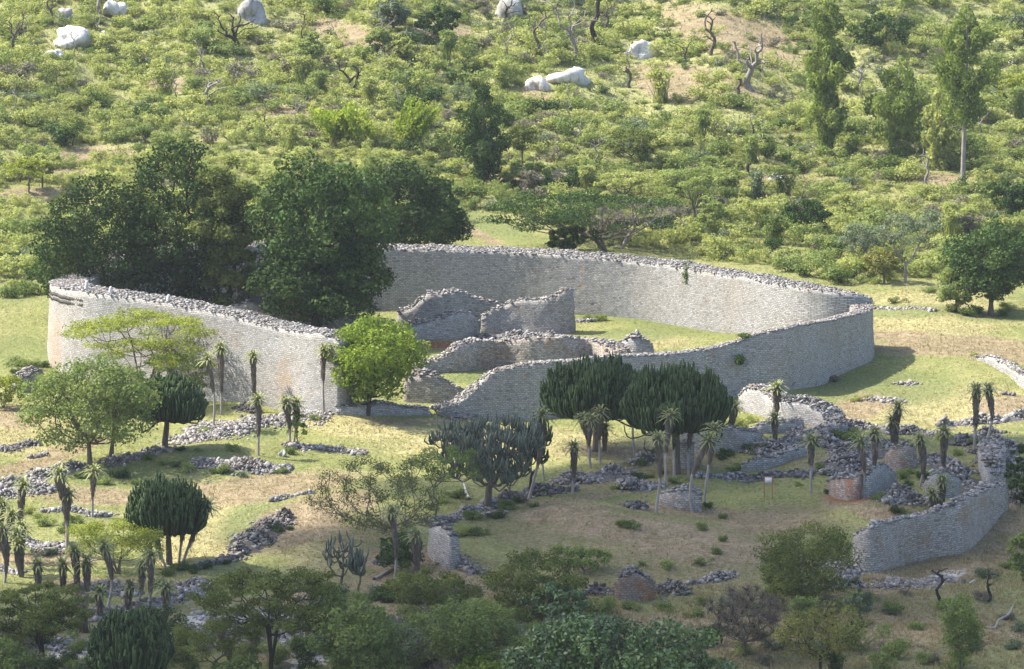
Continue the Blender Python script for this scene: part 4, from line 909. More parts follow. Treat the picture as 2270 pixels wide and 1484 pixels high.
tree('small arching tree beside the dark weeping tree', 'tree', 1158, 372, 275, 85, leaf='leaf_olive', cb=.3, nc=20, nl=1800, s=.2, tr=.14, seed=65)
tree('dark bush row at the foot of the weeping tree', 'bush', 1150, 408, 352, 170, style='bush', leaf='leaf_mid', cb=.02, nc=30, nl=3200, s=.24, tr=.1, seed=66, name='bush')
tree('spreading flat crowned acacia just beyond the far ring wall', 'acacia', 1345, 556, 425, 390, style='umbrella', leaf='leaf_deep', cb=.35, nc=46, nl=9000, s=.17, tr=.34, seed=67, flat=.24, rc=.16, shell=.7, cx=1290, stems=3, name='acacia_tree', up=.6, depth=.6)
tree('grey half bare acacia with twisted limbs beyond the far ring wall', 'acacia', 1375, 552, 440, 190, style='umbrella', leaf='leaf_dry', cb=.4, nc=40, nl=1500, s=.16, tr=.26, seed=68, flat=.35, rc=.2, cx=1420, twigs=500, bark='bark_pale', name='acacia_tree')
tree('dark low bush under the spreading acacia', 'bush', 1270, 560, 498, 110, style='bush', leaf='leaf_night', cb=.02, nc=24, nl=2600, s=.23, tr=.1, seed=69, name='bush')
tree('Y shaped acacia with a thin flat crown on the right of the hillside foot', 'acacia', 1540, 505, 368, 165, style='umbrella', leaf='leaf_mid', cb=.5, nc=30, nl=3600, s=.17, tr=.2, seed=70, flat=.35, rc=.22, name='acacia_tree', up=.6)
tree('small dark acacia standing above the spreading one', 'acacia', 1398, 368, 282, 95, style='umbrella', leaf='leaf_olive', cb=.35, nc=22, nl=2400, s=.18, tr=.15, seed=71, flat=.5, rc=.26, name='acacia_tree')
tree('thin crowned acacia with dark crooked limbs above the spreading one', 'acacia', 1385, 448, 375, 130, style='umbrella', leaf='leaf_hill', cb=.4, nc=26, nl=2600, s=.18, tr=.16, seed=72, flat=.4, rc=.24, bark='bark_dark', name='acacia_tree')
tree('small flat crowned acacia at the right edge of the hill', 'acacia', 2238, 246, 160, 110, style='umbrella', leaf='leaf_acacia', cb=.5, nc=22, nl=2400, s=.2, tr=.2, seed=73, flat=.4, rc=.24, bark='bark_dark', name='acacia_tree')
tree('small pale flat topped tree at the left edge of the hill foot', 'tree', 64, 430, 350, 95, style='umbrella', leaf='leaf_acacia', cb=.55, nc=20, nl=2200, s=.18, tr=.12, seed=74, flat=.5, rc=.26)
tree('small rounded tree right of the pale flat topped one', 'tree', 94, 416, 338, 95, leaf='leaf_hill', cb=.4, nc=22, nl=2200, s=.19, tr=.13, seed=75)
tree('dark bluish bushy tree on the right behind the ring', 'tree', 1788, 530, 438, 105, leaf='leaf_deep', cb=.1, nc=28, nl=3000, s=.22, tr=.16, seed=76, stems=3)
tree('dark grey green tree near the top of the hill at the right', 'tree', 1955, 118, 28, 130, leaf='leaf_deep', cb=.1, nc=30, nl=3000, s=.28, tr=.2, seed=77)
tree('round grey green tree at the top left of centre', 'tree', 872, 70, -8, 92, leaf='leaf_blue', cb=.1, nc=24, nl=2600, s=.27, tr=.2, seed=78)
tree('dark round tree at the top, right of the grey green one', 'tree', 972, 84, 15, 95, leaf='leaf_deep', cb=.08, nc=26, nl=2600, s=.27, tr=.2, seed=79)
tree('bushy tree below the grey green one at the top', 'tree', 842, 125, 62, 70, leaf='leaf_mid', cb=.08, nc=20, nl=1800, s=.26, tr=.16, seed=80)
tree('small sunlit tree with a dark foot below the dark round one', 'tree', 895, 140, 75, 55, leaf='leaf_hill', cb=.1, nc=16, nl=1400, s=.25, tr=.14, seed=81)
tree('tall thin bush tree left of the bamboo', 'tree', 692, 160, 70, 60, leaf='leaf_mid', cb=.15, nc=18, nl=1500, s=.25, tr=.14, seed=82)
tree('leafy tree beyond the ring wall at the right, yellowish', 'tree', 1960, 630, 545, 85, leaf='leaf_yellow', cb=.15, nc=22, nl=2000, s=.18, tr=.14, seed=83)
tree('upright feathery tree behind the middle of the far wall', 'tree', 1578, 545, 440, 70, leaf='leaf_mid', cb=.3, nc=18, nl=1500, s=.2, tr=.12, seed=84, twigs=60)
tree('grey twiggy tree left of the thin crowned trunk', 'tree', 1915, 600, 490, 110, leaf='leaf_blue', cb=.3, nc=26, nl=1700, s=.18, tr=.15, seed=85, twigs=160, bark='bark_pale')
tree('green bushy tree at the right edge above the big round tree', 'tree', 2245, 480, 395, 110, leaf='leaf_deep', cb=.05, nc=26, nl=2600, s=.22, tr=.15, seed=86)

# bamboo: arching canes in fans, one clump
def bamboo(label, x, yb, yt, wpx, seed):
    rng = np.random.default_rng(seed); g = G(x, yb); k = mpp(g); H = (yb - yt) * k; W = wpx * k
    t = empty('bamboo_clump', g, label, 'bamboo'); cb = MB(); lb = MB()
    for pl in range(max(4, int(11 * wpx / 290))):
        pb = np.array([rng.uniform(-.4, .4) * W, rng.normal(0, 1.5), -.2]); ph = H * rng.uniform(.55, 1.05); pdx = rng.normal(0, .22) + pb[0] / W * .4
        for i in range(9):
            b = pb + rng.normal(0, .35, 3) * [1, 1, 0]; L = ph * rng.uniform(.7, 1.02)
            d = np.array([pdx + rng.normal(0, .10), rng.normal(0, .15), 1])
            f = np.linspace(0, 1, 7)[:, None]
            P = b + d * L * f + np.array([np.sign(d[0]) * .2 * L, 0, -.08 * L]) * f ** 2.6
            tube(cb, P, .07 * (1.05 - .85 * f[:, 0]), 4, .7)
            n = 95; u = rng.uniform(.3, 1, n) ** .8
            q = np.stack([np.interp(u, f[:, 0], P[:, c]) for c in range(3)], 1) + rng.normal(0, .3, (n, 3)) * (1.2 - .7 * u)[:, None]
            cards(lb, q, rng.normal(size=(n, 3)) + [0, 0, .3], .24, .35, rng, np.clip(rng.normal(.4 + .35 * (pl % 3 - 1), .2, n), 0, 1))
    cb.build('canes', M['leaf_yellow'], t); lb.build('foliage', M['bamboo'], t)
bamboo('big plumy yellow green bamboo clump on the hillside above the dark trees', 845, 330, 200, 290, 5)
bamboo('smaller bamboo tuft at the left end of the big clump', 735, 310, 212, 110, 6)

# ------------------------------------------------------------------ candelabra euphorbias
def euphorbia(label, x, yb, yt, wpx, cb=.33, n=520, seed=0, mat='euph', cx=None, tr=.3, bare=False, r=.085):
    rng = np.random.default_rng(1500 + seed); g = G(x, yb); k = mpp(g); H = (yb - yt) * k / CP; W = wpx * k
    t = empty('euphorbia_tree', g, label, 'euphorbia')
    dx = 0 if cx is None else (cx - x) * k
    rx = W / 2; zb = cb * H; sb = MB(); tb = MB()
    fork = zb + (H - zb) * .12; ph = rng.uniform(0, 6.28, 3)
    tube(tb, [[0, 0, -.4], [0, 0, fork * .3], [dx * .3, 0, fork * .7], [dx * .5, 0, fork * 1.1]], np.array([1.25, 1.0, .9, .7]) * tr, 9)
    tb.build('trunk', M['bark'], t, True)
    for i in range(n):
        a = rng.uniform(0, 6.28); q = math.sqrt(rng.uniform(0, 1))
        ca, sa = math.cos(a), math.sin(a)
        dome = max(1 - q ** 2.3 * .93, 0) ** .55
        lob = 1 + .10 * math.sin(3 * a + ph[0]) * q + .07 * math.sin(5 * a + ph[1]) * q + .05 * math.sin(9 * q + 4 * a + ph[2])
        q *= 1 + .09 * math.sin(4 * a + ph[2]); top = zb + (H - zb) * (.36 + .64 * dome) * lob * rng.uniform(.86, 1.03) - rng.exponential(.12) * (H - zb) * .6
        e = np.array([dx + q * rx * ca, q * rx * sa, top])
        L = rng.uniform(.9, 1.9) * (1 - .35 * min(q, 1)) * H / 9.0
        low = e - L * unit(np.array([ca * .32 * q, sa * .32 * q, 1.0]))
        mid = (e + low) / 2 + np.array([ca, sa, 0]) * (.10 * L) + rng.normal(0, .04, 3)
        pts = [low, mid, e]
        if rng.uniform() < (.8 if q > .72 else .3):
            s0 = np.array([dx * .5 + ca * .2 * rx * q, sa * .2 * rx * q, fork + (H - zb) * .06 * rng.uniform()])
            m1 = s0 * .4 + low * .6 + np.array([ca, sa, 0]) * .1 * rx; m1[2] = min(s0[2], low[2]) + .1 * abs(low[2] - s0[2]) - .1 * rng.uniform(.2, 1.6)
            pts = [s0, m1] + pts
            P = catmull(np.array(pts), .35)
        else: P = catmull(np.array(pts), .4)
        rad = r * rng.uniform(.8, 1.2) * np.where(np.arange(len(P)) % 2, 1.12, .88); rad[-1] *= .7; tv = float(np.clip(rng.normal(.2, .15), 0, .5))
        tube(sb, P, rad, 4, .5, True, (.02 + tv * .4, .35 + tv * 1.2))
        if rng.uniform() < .55:
            f = rng.uniform(.2, .7); b = low + (e - low) * f; o = unit(rng.normal(size=3) * [1, 1, 0])
            tube(sb, [b, b + o * .22 + [0, 0, .08], b + o * .28 + [0, 0, L * .4]], r * .85, 4, float(rng.uniform(.3, .8)))
    sb.build('stems', M[mat], t)
    return t
euphorbia('round topped dark euphorbia with a bare trunk on the lower left meadow', 375, 1252, 1056, 182, .30, 760, 1, cx=372, tr=.26, r=.078)
euphorbia('dark euphorbia half hidden behind the forked left tree', 366, 998, 824, 165, .32, 640, 2, cx=378, tr=.3)
euphorbia('broadest dark euphorbia, left of the pair in front of the ring wall', 1322, 1000, 790, 238, .30, 1250, 3, tr=.36, r=.078)
euphorbia('tall dark euphorbia, right of the pair, hanging lower', 1500, 1052, 805, 238, .34, 1250, 4, cx=1498, tr=.34, r=.078)
euphorbia('dark multi stemmed euphorbia rising from the bottom edge at the left', 290, 1515, 1345, 205, .06, 640, 5, tr=.4, r=.085)

def branchy_euphorbia(label, x, yb, yt, wpx, n, seed, mat, tr, tuft, lim=9, cb=.32, name='euphorbia_tree'):
    """open grown: forked limbs ending in tufts of upright fingers"""
    rng = np.random.default_rng(seed); g = G(x, yb); k = mpp(g); H = (yb - yt) * k / CP; W = wpx * k
    t = empty(name, g, label, 'euphorbia'); tb = MB(); sb = MB()
    C = spread(n, lambda r: (lambda a, q, z: np.array([q * W / 2 * math.cos(a) * (.55 + .45 * z), q * W / 2.4 * math.sin(a), H * (cb + (.93 - cb) * z * (1 - .25 * q))]))(r.uniform(0, 6.28), r.uniform(.1, 1) ** .6, r.uniform(0, 1)), rng)
    trunk = [np.array([0, 0, -.4]), np.array([0, 0, H * .08]), np.array([.05, 0, H * .16]), np.array([.1, 0, H * .24])]
    tube(tb, trunk, np.array([1.3, 1.05, .95, .9]) * tr, 8)
    grow(tb, trunk, list(C), tr * .85, rng, rmin=.06, bend=.5)
    tb.build('trunk', M['bark_dark' if mat == 'euph' else 'bark'], t, True)
    for c in C:
        for j in range(tuft):
            o = rng.normal(0, .33, 3) * [1, 1, .4]; L = rng.uniform(.5, 1.15); d = np.array([o[0] * .6, o[1] * .6, 1]) + rng.normal(0, .12, 3)
            p0 = c + o * .6; 
            tube(sb, [c + o * .1 - [0, 0, .1], p0 + [0, 0, .02], p0 + d * L * .55 + o * .25, p0 + d * L], np.array([.06, .075, .08, .05]), 4, float(np.clip(rng.normal(.5, .22), 0, 1)))
    sb.build('stems', M[mat], t)
branchy_euphorbia('open spreading grey green euphorbia with a dark forked trunk on a stone row', 1082, 1128, 918, 265, 135, 61, 'euph_grey', .34, 8)
branchy_euphorbia('leafier right arm of spreading euphorbia beside the leaning aloe', 1175, 1098, 925, 95, 34, 62, 'euph', .14, 8, cb=.4)
branchy_euphorbia('nearly dead grey euphorbia with bare arms on the lower slope', 755, 1312, 1188, 82, 14, 63, 'euph_grey', .13, 3, cb=.4)
branchy_euphorbia('drooping grey euphorbia remnant right of the nearly dead one', 793, 1318, 1232, 36, 10, 64, 'euph_grey', .1, 7, cb=.5)

# ------------------------------------------------------------------ tree aloes: (top x, top y, foot x, foot y, skirt share, size, label)
ALOES = [
 (461, 797, 472, 950, .45, 1, 'slim aloe with a long bare pole, first from the left before the pale wall'),
 (491, 772, 490, 920, .62, 1.1, 'tallest aloe before the pale left wall, with a broad brown skirt'),
 (562, 790, 564, 912, .85, 1, 'aloe before the pale wall whose skirt hangs nearly to the stones'),
 (719, 776, 718, 919, .45, 1, 'slim aloe against the left side of the bright green tree'),
 (573, 886, 572, 1010, .62, 1.1, 'aloe standing on the grass below the stone spread'),
 (634, 893, 641, 990, .55, 1.2, 'left one of the twin wide headed aloes beside the sapling'),
 (658, 893, 649, 986, .55, 1.2, 'right one of the twin wide headed aloes beside the sapling'),
 (374, 786, 378, 880, .5, 1, 'aloe head peeping through the flat topped acacia'),
 (210, 1044, 205, 1147, .5, 1, 'slender aloe with a thin pole below the forked left tree'),
 (134, 1048, 147, 1230, .55, 1.5, 'very tall thick skirted aloe at the lower left with a shorter companion'),
 (155, 1095, 149, 1228, .6, 1.0, 'shorter companion right beside the very tall thick skirted aloe'),
 (54, 1076, 46, 1205, .9, 1.1, 'tall dark skirted aloe near the left edge with a narrow head'),
 (6, 1118, 4, 1225, .9, 1.1, 'aloe cut by the left edge, highest of the group there'),
 (27, 1142, 17, 1245, .7, 1.1, 'aloe second from the left edge with a bare foot'),
 (50, 1168, 50, 1262, .95, 1.0, 'fully skirted aloe in the middle of the left edge group'),
 (37, 1183, 52, 1275, .9, 1.1, 'aloe leaning left in the left edge group'),
 (41, 1207, 53, 1280, .9, 1.0, 'shortest leaning aloe in the left edge group'),
 (8, 1174, 9, 1292, .75, 1.2, 'aloe with a pale double pole at the left edge'),
 (84, 1253, 84, 1300, .95, 1.1, 'stubby aloe behind the bottom left olive tree'),
 (140, 1253, 140, 1300, .95, 1.1, 'stubby aloe right of the other stubby one above the olive tree'),
 (165, 1220, 168, 1308, .95, 1.2, 'thick aloe left of the umbrella shrub, skirted to the ground'),
 (193, 1246, 194, 1312, .95, 1.2, 'short thick aloe on the stone bank left of the umbrella shrub'),
 (233, 1210, 235, 1350, .5, 1.1, 'aloe with a spiky head in front of the umbrella shrub'),
 (335, 1234, 328, 1356, .6, 1.1, 'aloe in front of the round euphorbia with a bare lower pole'),
 (315, 1256, 304, 1346, .5, 1.0, 'aloe just left of the one in front of the round euphorbia'),
 (289, 1300, 289, 1354, .95, 1.0, 'short aloe above the bottom left dark euphorbia, ragged head'),
 (221, 1312, 226, 1372, .9, 1.0, 'short aloe on the pale stone bank at the bottom left'),
 (369, 1302, 366, 1375, .95, 1.1, 'dark aloe right above the bottom left dark euphorbia'),
 (462, 1120, 403, 1250, .6, 1.1, 'strongly leaning aloe at the right side of the round euphorbia'),
 (409, 1158, 396, 1249, .4, .9, 'thin aloe under the right side of the round euphorbia'),
 (330, 1182, 336, 1262, .9, .9, 'aloe under the left side of the round euphorbia'),
 (345, 1190, 371, 1264, .5, .8, 'thin leaning aloe next to the round euphorbia trunk'),
 (48, 1428, 50, 1484, .9, 1.1, 'aloe at the bottom left under the olive tree'),
 (78, 1462, 78, 1510, .9, 1.0, 'pale aloe head at the bottom edge on the left'),
 (868, 1135, 873, 1296, .6, 1.1, 'tall aloe in front of the half bare tree trunk'),
 (922, 1186, 926, 1296, .75, 1.3, 'thick skirted aloe left of the leaning wall piece'),
 (1202, 918, 1168, 1112, .55, 1.3, 'long leaning aloe rising beside the open euphorbia'),
 (1190, 952, 1206, 1064, .5, .9, 'aloe with only its bare pole clear, behind the leaning one'),
 (1272, 990, 1268, 1096, .6, 1.2, 'aloe alone in front of the long rubble bank'),
 (1290, 928, 1306, 1030, .5, 1.0, 'left one of the aloe trio under the broadest euphorbia'),
 (1310, 930, 1309, 1036, .5, 1.0, 'middle one of the aloe trio under the broadest euphorbia'),
 (1331, 916, 1331, 1029, .5, 1.1, 'right one of the aloe trio under the broadest euphorbia'),
 (1340, 950, 1339, 1000, .9, .9, 'stubby aloe right behind the trio under the broadest euphorbia'),
 (1408, 872, 1408, 1012, .4, 1.1, 'tall slim aloe with a pale pole between the two big euphorbias'),
 (1485, 922, 1477, 1076, .5, 1.3, 'tall aloe under the right big euphorbia, left of a close pair'),
 (1499, 912, 1495, 1060, .5, 1.2, 'aloe partly merged with the right big euphorbia'),
 (1532, 940, 1526, 1052, .45, 1.1, 'aloe in front of the blocky wall corner'),
 (1458, 972, 1452, 1138, .5, 1.3, 'aloe standing alone on the dry slope edge in the middle'),
 (1583, 952, 1560, 1117, .45, 1.3, 'right one of the two leaning white stemmed aloes'),
 (1570, 974, 1535, 1136, .45, 1.3, 'left one of the two leaning white stemmed aloes, by the orange jamb'),
 (1628, 902, 1628, 996, .85, 1.2, 'aloe at the right rim of the right big euphorbia'),
 (1721, 860, 1721, 936, .9, 1.3, 'aloe rising in front of the curved pale wall'),
 (1717, 928, 1719, 988, .8, 1.0, 'lower aloe under the curved pale wall'),
 (1798, 976, 1798, 1094, .45, 1.2, 'aloe left of the red stained block with a white pole'),
 (2162, 864, 2160, 1002, .55, 1.4, 'left one of the tall aloe pair at the right'),
 (2189, 864, 2186, 974, .55, 1.2, 'right one of the tall aloe pair at the right'),
 (1989, 904, 1989, 984, .95, 1.3, 'bigger one of two aloes on the wall line at the lawn edge'),
 (1977, 932, 1978, 984, .95, .9, 'smaller one of two aloes on the wall line at the lawn edge'),
 (1905, 978, 1907, 1106, .5, 1.2, 'aloe in front of the red stained block'),
 (1938, 960, 1933, 1100, .5, 1.3, 'aloe before the pale triangular wall fragment'),
 (2039, 974, 2038, 1078, .7, 1.3, 'aloe growing in the weedy hollow of the lower ruins'),
 (2093, 958, 2093, 1050, .75, 1.4, 'wide headed aloe at the right of the weedy hollow'),
 (2088, 1068, 2089, 1122, .9, 1.2, 'small aloe on the ruin top with a yellowish head'),
 (2066, 1094, 2067, 1130, .95, .9, 'stubby aloe on the ridge of the retaining wall'),
]
for i, (tx, ty, fx, fy, sk, sz, lab) in enumerate(ALOES):
    rng = np.random.default_rng(2000 + i)
    g = G(fx, fy); k = mpp(g); H = max((fy - ty) * k / CP, .8); dx = (tx - fx) * k
    t = empty('tree_aloe', g, lab, 'aloe', 'tree aloes among the ruins')
    f = np.linspace(0, 1, 9)
    bow = rng.normal(0, .04) * H if abs(dx) < 1.5 else -.09 * dx
    ax = np.stack([dx * f + bow * np.sin(f * math.pi), rng.normal(0, .03) * H * f, -.3 + (H + .3) * f], 1)
    tb = MB(); tube(tb, ax, .105 * sz ** .5 * (1.25 - .35 * f ** .5), 7, .8); tb.build('trunk', M['bark_pale'], t, True)
    sb = MB(); n = int(260 * sk * sz + 60); u = 1 - sk * rng.uniform(0, 1, n) ** 1.05
    at = lambda q: np.stack([np.interp(q, f, ax[:, c]) for c in range(3)], 1)
    a = rng.uniform(0, 6.28, n); rr = (.10 + .26 * sz * np.clip((u - 1 + sk) / max(sk, .1), 0, 1) ** .7) * rng.uniform(.5, 1.05, n)
    o = np.stack([np.cos(a), np.sin(a), 0 * a], 1)
    P = at(u) + o * rr[:, None]
    blades(sb, P, -o * .18 + [0, 0, -1] + rng.normal(0, .13, (n, 3)), rng.uniform(.4, .8, n), .07, rng, np.clip(rng.normal(.5, .25, n), 0, 1))
    # core of the skirt
    uu = np.linspace(1 - sk, 1, 6); tube(sb, at(uu), .13 + .16 * sz * ((uu - 1 + sk) / max(sk, .1)) ** .7, 7, .35)
    sb.build('dead_leaf_skirt', M['skirt'], t)
    lb = MB(); nl = 46
    for j in range(nl):
        a = j * 2.39996; e = math.radians(72 - 92 * (j / nl) ** .9) + rng.normal(0, .1); L = 1.3 * sz ** .5 * rng.uniform(.8, 1.1)
        d = np.array([math.cos(a) * math.cos(e), math.sin(a) * math.cos(e), math.sin(e)]); hd = np.array([math.cos(a), math.sin(a), 0])
        sd_ = np.array([-math.sin(a), math.cos(a), 0]); top = ax[-1] + [0, 0, -.05]
        pts = [top + d * .05, top + d * L * .38 + [0, 0, -.02], top + d * L * .72 + [0, 0, -.10 * L], top + d * L * .9 + hd * .16 * L + [0, 0, -.32 * L]]
        ww = [.085, .095, .07, .015]
        V = np.concatenate([[p - sd_ * w_, p + sd_ * w_] for p, w_ in zip(pts, ww)])
        lb.add(V, [[0, 1, 3, 2], [2, 3, 5, 4], [4, 5, 7, 6]], tint=float(np.clip(rng.normal(.55 - .25 * (j / nl) ** 3, .15), 0, 1)))
    lb.build('leaf_rosette', M['aloe'], t)

# ------------------------------------------------------------------ scrub on the hillside
def shrub_proto(seed, n, s, kind):
    rng = np.random.default_rng(seed); mb = MB()
    nc = rng.integers(6, 10)
    if kind == 'tall': C = np.column_stack([rng.normal(0, .4, (nc, 2)), rng.uniform(.4, 2.3, nc)]); R = rng.uniform(.4, .7, nc)
    elif kind == 'flat': C = np.column_stack([rng.normal(0, .85, (nc, 2)), rng.uniform(.75, 1.25, nc)]); R = rng.uniform(.4, .75, nc)
    else: C = np.column_stack([rng.normal(0, .62, (nc, 2)), rng.uniform(.3, 1.2, nc)]); R = rng.uniform(.4, .8, nc)
    clump_leaves(mb, C, R, .75, n, s, .6, rng, .45, .42, .3)
    m = n // 12
    b = rng.normal(0, .25, (m, 3)) * [1, 1, 0]; ci = rng.integers(0, nc, m)
    blades(mb, b, C[ci] - b + rng.normal(0, .2, (m, 3)), np.linalg.norm(C[ci] - b, axis=1) * 1.15, .03, rng, 0.0)
    return mb
KINDS = ['round', 'round', 'flat', 'tall', 'round', 'flat']
NEAR = [shrub_proto(40 + i, 950, .09, k) for i, k in enumerate(KINDS)]
FAR = [shrub_proto(60 + i, 560, .10, k) for i, k in enumerate(KINDS)]
TYPES = [('leaf_hill', 'light yellow green', .46), ('leaf_mid', 'mid green', .24), ('leaf_soft', 'fresh green', .12), ('leaf_blue', 'grey green', .07), ('leaf_deep', 'dark green', .05), ('leaf_dry', 'brownish twiggy', .05)]
ROCKS = [('long pale boulder with a pointed right end at the upper left of the hill', 150, 100, 88, 44, 'boulder'), ('small pale boulder right of the long pale one', 226, 88, 34, 22, 'boulder'),
    ('pale twin lobed boulder at the top left', 255, 36, 52, 44, 'boulder', True), ('big tall boulder with grey streaks near the top left', 561, 44, 66, 46, 'boulder_grey'), ('grey ridge of rock by the twin lobed boulder', 148, 40, 46, 24, 'boulder_grey'),
    ('bright dome shaped boulder on the right of the middle hillside', 1420, 127, 62, 46, 'boulder'), ('broad whale backed white boulder', 1273, 182, 98, 44, 'boulder'), ('low white boulder with a crack left of the whale backed one', 1198, 199, 58, 32, 'boulder'),
    ('grey boulder at the top edge with dark sides', 1130, 36, 58, 42, 'boulder_grey'), ('pale flat boulder half hidden between the eucalyptus trees', 2018, 190, 52, 30, 'boulder'), ('little pale rock near the right edge of the hill', 2244, 142, 18, 12, 'boulder'),
    ('low pale rock below the long pale boulder', 122, 126, 44, 18, 'boulder'), ('small rock left of the dark forked snag', 446, 72, 20, 12, 'boulder'), ('little rock at the left below the boulders', 42, 174, 16, 14, 'boulder_grey'), ('small white rock above the bare soil at the upper right', 1675, 8, 18, 14, 'boulder'),
    ('small pale rock under the dome shaped boulder', 1388, 122, 24, 14, 'boulder'), ('grey upright stone on the left meadow grass', 627, 1012, 18, 16, 'boulder_grey'), ('pale stone at the lawn edge left of the tall aloe pair', 2142, 937, 13, 10, 'boulder'), ('pale rock patch above the bare dirt on the right', 1722, 398, 34, 14, 'boulder')]
BOULDERS = [(a[1], a[2], a[3]) for a in ROCKS]
r = np.random.default_rng(321)
N = 29000
Y = r.uniform(545, 850, N); X = r.uniform(-1, 1, N) * (Y * 0.1135 + 24)
Z = hgt(X, Y); px, py = proj(X, Y, Z)
lim = np.interp(px, [-200, 60, 115, 300, 900, 985, 1000, 1190, 1260, 1450, 1600, 1900, 2050, 2500], [655, 650, 600, 560, 545, 535, 462, 478, 538, 552, 578, 634, 634, 640])
ok = (py < lim) & (py > -75)
dens = 0.6 + .38 * np.sin(X / 9.0 + 2) * np.sin(Y / 13.0 + X / 21.0) + .1 * np.sin(X / 3.1) 
dirt = patch('dirt', px, py)
dens = dens * (1 - .93 * np.clip(dirt * 1.5, 0, 1))
for bx, by, bw in BOULDERS:
    ok &= ~((np.abs(px - bx) < bw * .55) & (py > by - 30) & (py < by + 16))
ok &= r.uniform(0, 1, N) < np.clip(dens + .12 * (1 - dirt), 0, 1)
X, Y, Z, px, py = X[ok], Y[ok], Z[ok], px[ok], py[ok]
size = np.clip(r.lognormal(-.14, .42, len(X)), .35, 2.1)
# thin out: no shrub right on top of a bigger one
order = np.argsort(-size); keep = []; cell = {}
for i in order:
    ck = (int(X[i] // 2.2), int(Y[i] // 2.2)); good = True
    for a in (-1, 0, 1):
        for b in (-1, 0, 1):
            for j in cell.get((ck[0] + a, ck[1] + b), ()):
                if (X[i] - X[j]) ** 2 + (Y[i] - Y[j]) ** 2 < (.74 * (size[i] + size[j]) * .95) ** 2: good = False
    if good: keep.append(i); cell.setdefault(ck, []).append(i)
keep = np.array(keep); X, Y, Z, px, py, size = X[keep], Y[keep], Z[keep], px[keep], py[keep], size[keep]
tn = .5 + .5 * np.sin(X / 17. + 1.3) * np.sin(Y / 11. + .4)
ty = np.array([r.choice(6, p=(lambda p: p / p.sum())(np.array([a[2] for a in TYPES]) * ([1.7, .8, 1, .7, .4, .8] if (q < 900) else [1, 1, 1, 1, 1, 1]) * ([1, .7, 1, 1, .7, 1] if t > .5 else [.8, 1.3, 1, 1, 1.4, 1]))) for q, t in zip(px, tn)])
kd = r.integers(0, 6, len(X))
inview = (px > 5) & (px < 2265) & (py > 25)
big = np.argsort(-np.where(inview, size / Y, 0))[:250]
isbig = np.zeros(len(X), bool); isbig[big] = True
def zone(x, y):
    h = 'on the left of the hillside' if x < 760 else ('on the middle of the hillside' if x < 1510 else 'on the right of the hillside')
    v = 'high up' if y < 170 else ('half way up' if y < 350 else 'low down')
    return v + ' ' + h
print('SCRUB', len(X))
meshes = {}
for i in np.nonzero(isbig)[0]:
    key = (ty[i], kd[i])
    lab = TYPES[ty[i]][1] + ' shrub ' + zone(px[i], py[i])
    if key not in meshes:
        o = NEAR[kd[i]].build('shrub', M[TYPES[ty[i]][0]]); meshes[key] = o
    else:
        o = meshes[key].copy(); COL.objects.link(o)
    tag(o, lab, 'shrub', lab.replace('shrub', 'shrubs'))
    o.location = (X[i], Y[i], Z[i] - .1); o.rotation_euler = (0, 0, float(r.uniform(0, 6.28))); sc_ = size[i]
    o.scale = (sc_ * 1.08, sc_ * 1.08, sc_ * float(r.uniform(.7, 1.0)))
PV = [np.concatenate(a.v) for a in FAR]
PQ = [(np.concatenate(a.q), np.concatenate(a.tq)) for a in FAR]; PT = [(np.concatenate(a.t), np.concatenate(a.tt)) for a in FAR]
for tix, (mat, adj, _) in enumerate(TYPES):
    mb = MB()
    for i in np.nonzero(~isbig & (ty == tix))[0]:
        a = r.uniform(0, 6.28); V = PV[kd[i]] * size[i]; ca, sa = math.cos(a), math.sin(a)
        V = np.column_stack([V[:, 0] * ca - V[:, 1] * sa + X[i], V[:, 0] * sa + V[:, 1] * ca + Y[i], V[:, 2] * r.uniform(.65, 1.0) + Z[i] - .1])
        dt = r.normal(0, .14)
        mb.v.append(V); mb.q.append(PQ[kd[i]][0] + mb.n); mb.tq.append(np.clip(PQ[kd[i]][1] + dt, 0, 1)); mb.t.append(PT[kd[i]][0] + mb.n); mb.tt.append(PT[kd[i]][1]); mb.n += len(V)
    if mb.n: tag(mb.build('hillside_scrub', M[mat]), 'mass of ' + adj + ' scrub covering the hillside', 'scrub', kind='stuff')

# ------------------------------------------------------------------ grass: blades over the meadow and the hill
def grass(name, n, ylo, yhi, hlo, hhi, wd, mat, seed, keepf):
    r = np.random.default_rng(seed)
    Y = r.uniform(ylo, yhi, n); X = r.uniform(-1, 1, n) * (Y * .1135 + 10)
    X = X + np.sin(Y * 1.7) * .4; Z = hgt(X, Y); px, py = proj(X, Y, Z)
    k = r.uniform(0, 1, n) < keepf(px, py, X, Y)
    X, Y, Z = X[k], Y[k], Z[k]
    mb = MB(); P = np.column_stack([X, Y, Z - .03])
    for _ in range(4):
        D = r.normal(0, .55, (len(P), 3)) + [0, 0, 1.0]
        blades(mb, P + r.normal(0, .09, P.shape) * [1, 1, 0], D, r.uniform(hlo, hhi, len(P)), wd, r, np.clip(r.normal(.5, .25, len(P)), 0, 1))
    tag(mb.build(name, M[mat]), {'meadow_grass': 'short green grass of the meadow around the ring wall', 'dry_grass': 'dry tan grass on the bare slopes and mounds', 'tall_dry_grass': 'tall straw coloured grass on the shaded slope at the lower right', 'hillside_grass': 'rough grass between the shrubs of the hillside'}[name], 'grass', kind='stuff')
def near_grass(px, py, X, Y):
    nse = .5 + .5 * np.sin(X * .9 + 2 * np.sin(Y * .31)) * np.sin(Y * .6 + X * .23)
    inside = ((X + 5) / 43.5) ** 2 + ((Y - 488) / 33) ** 2 < 1
    return np.clip(.25 + .75 * nse, 0, 1) * (1 - .75 * patch('dirt', px, py)) * (1 - .96 * patch('lime', px, py)) * np.where(inside, .35, 1)
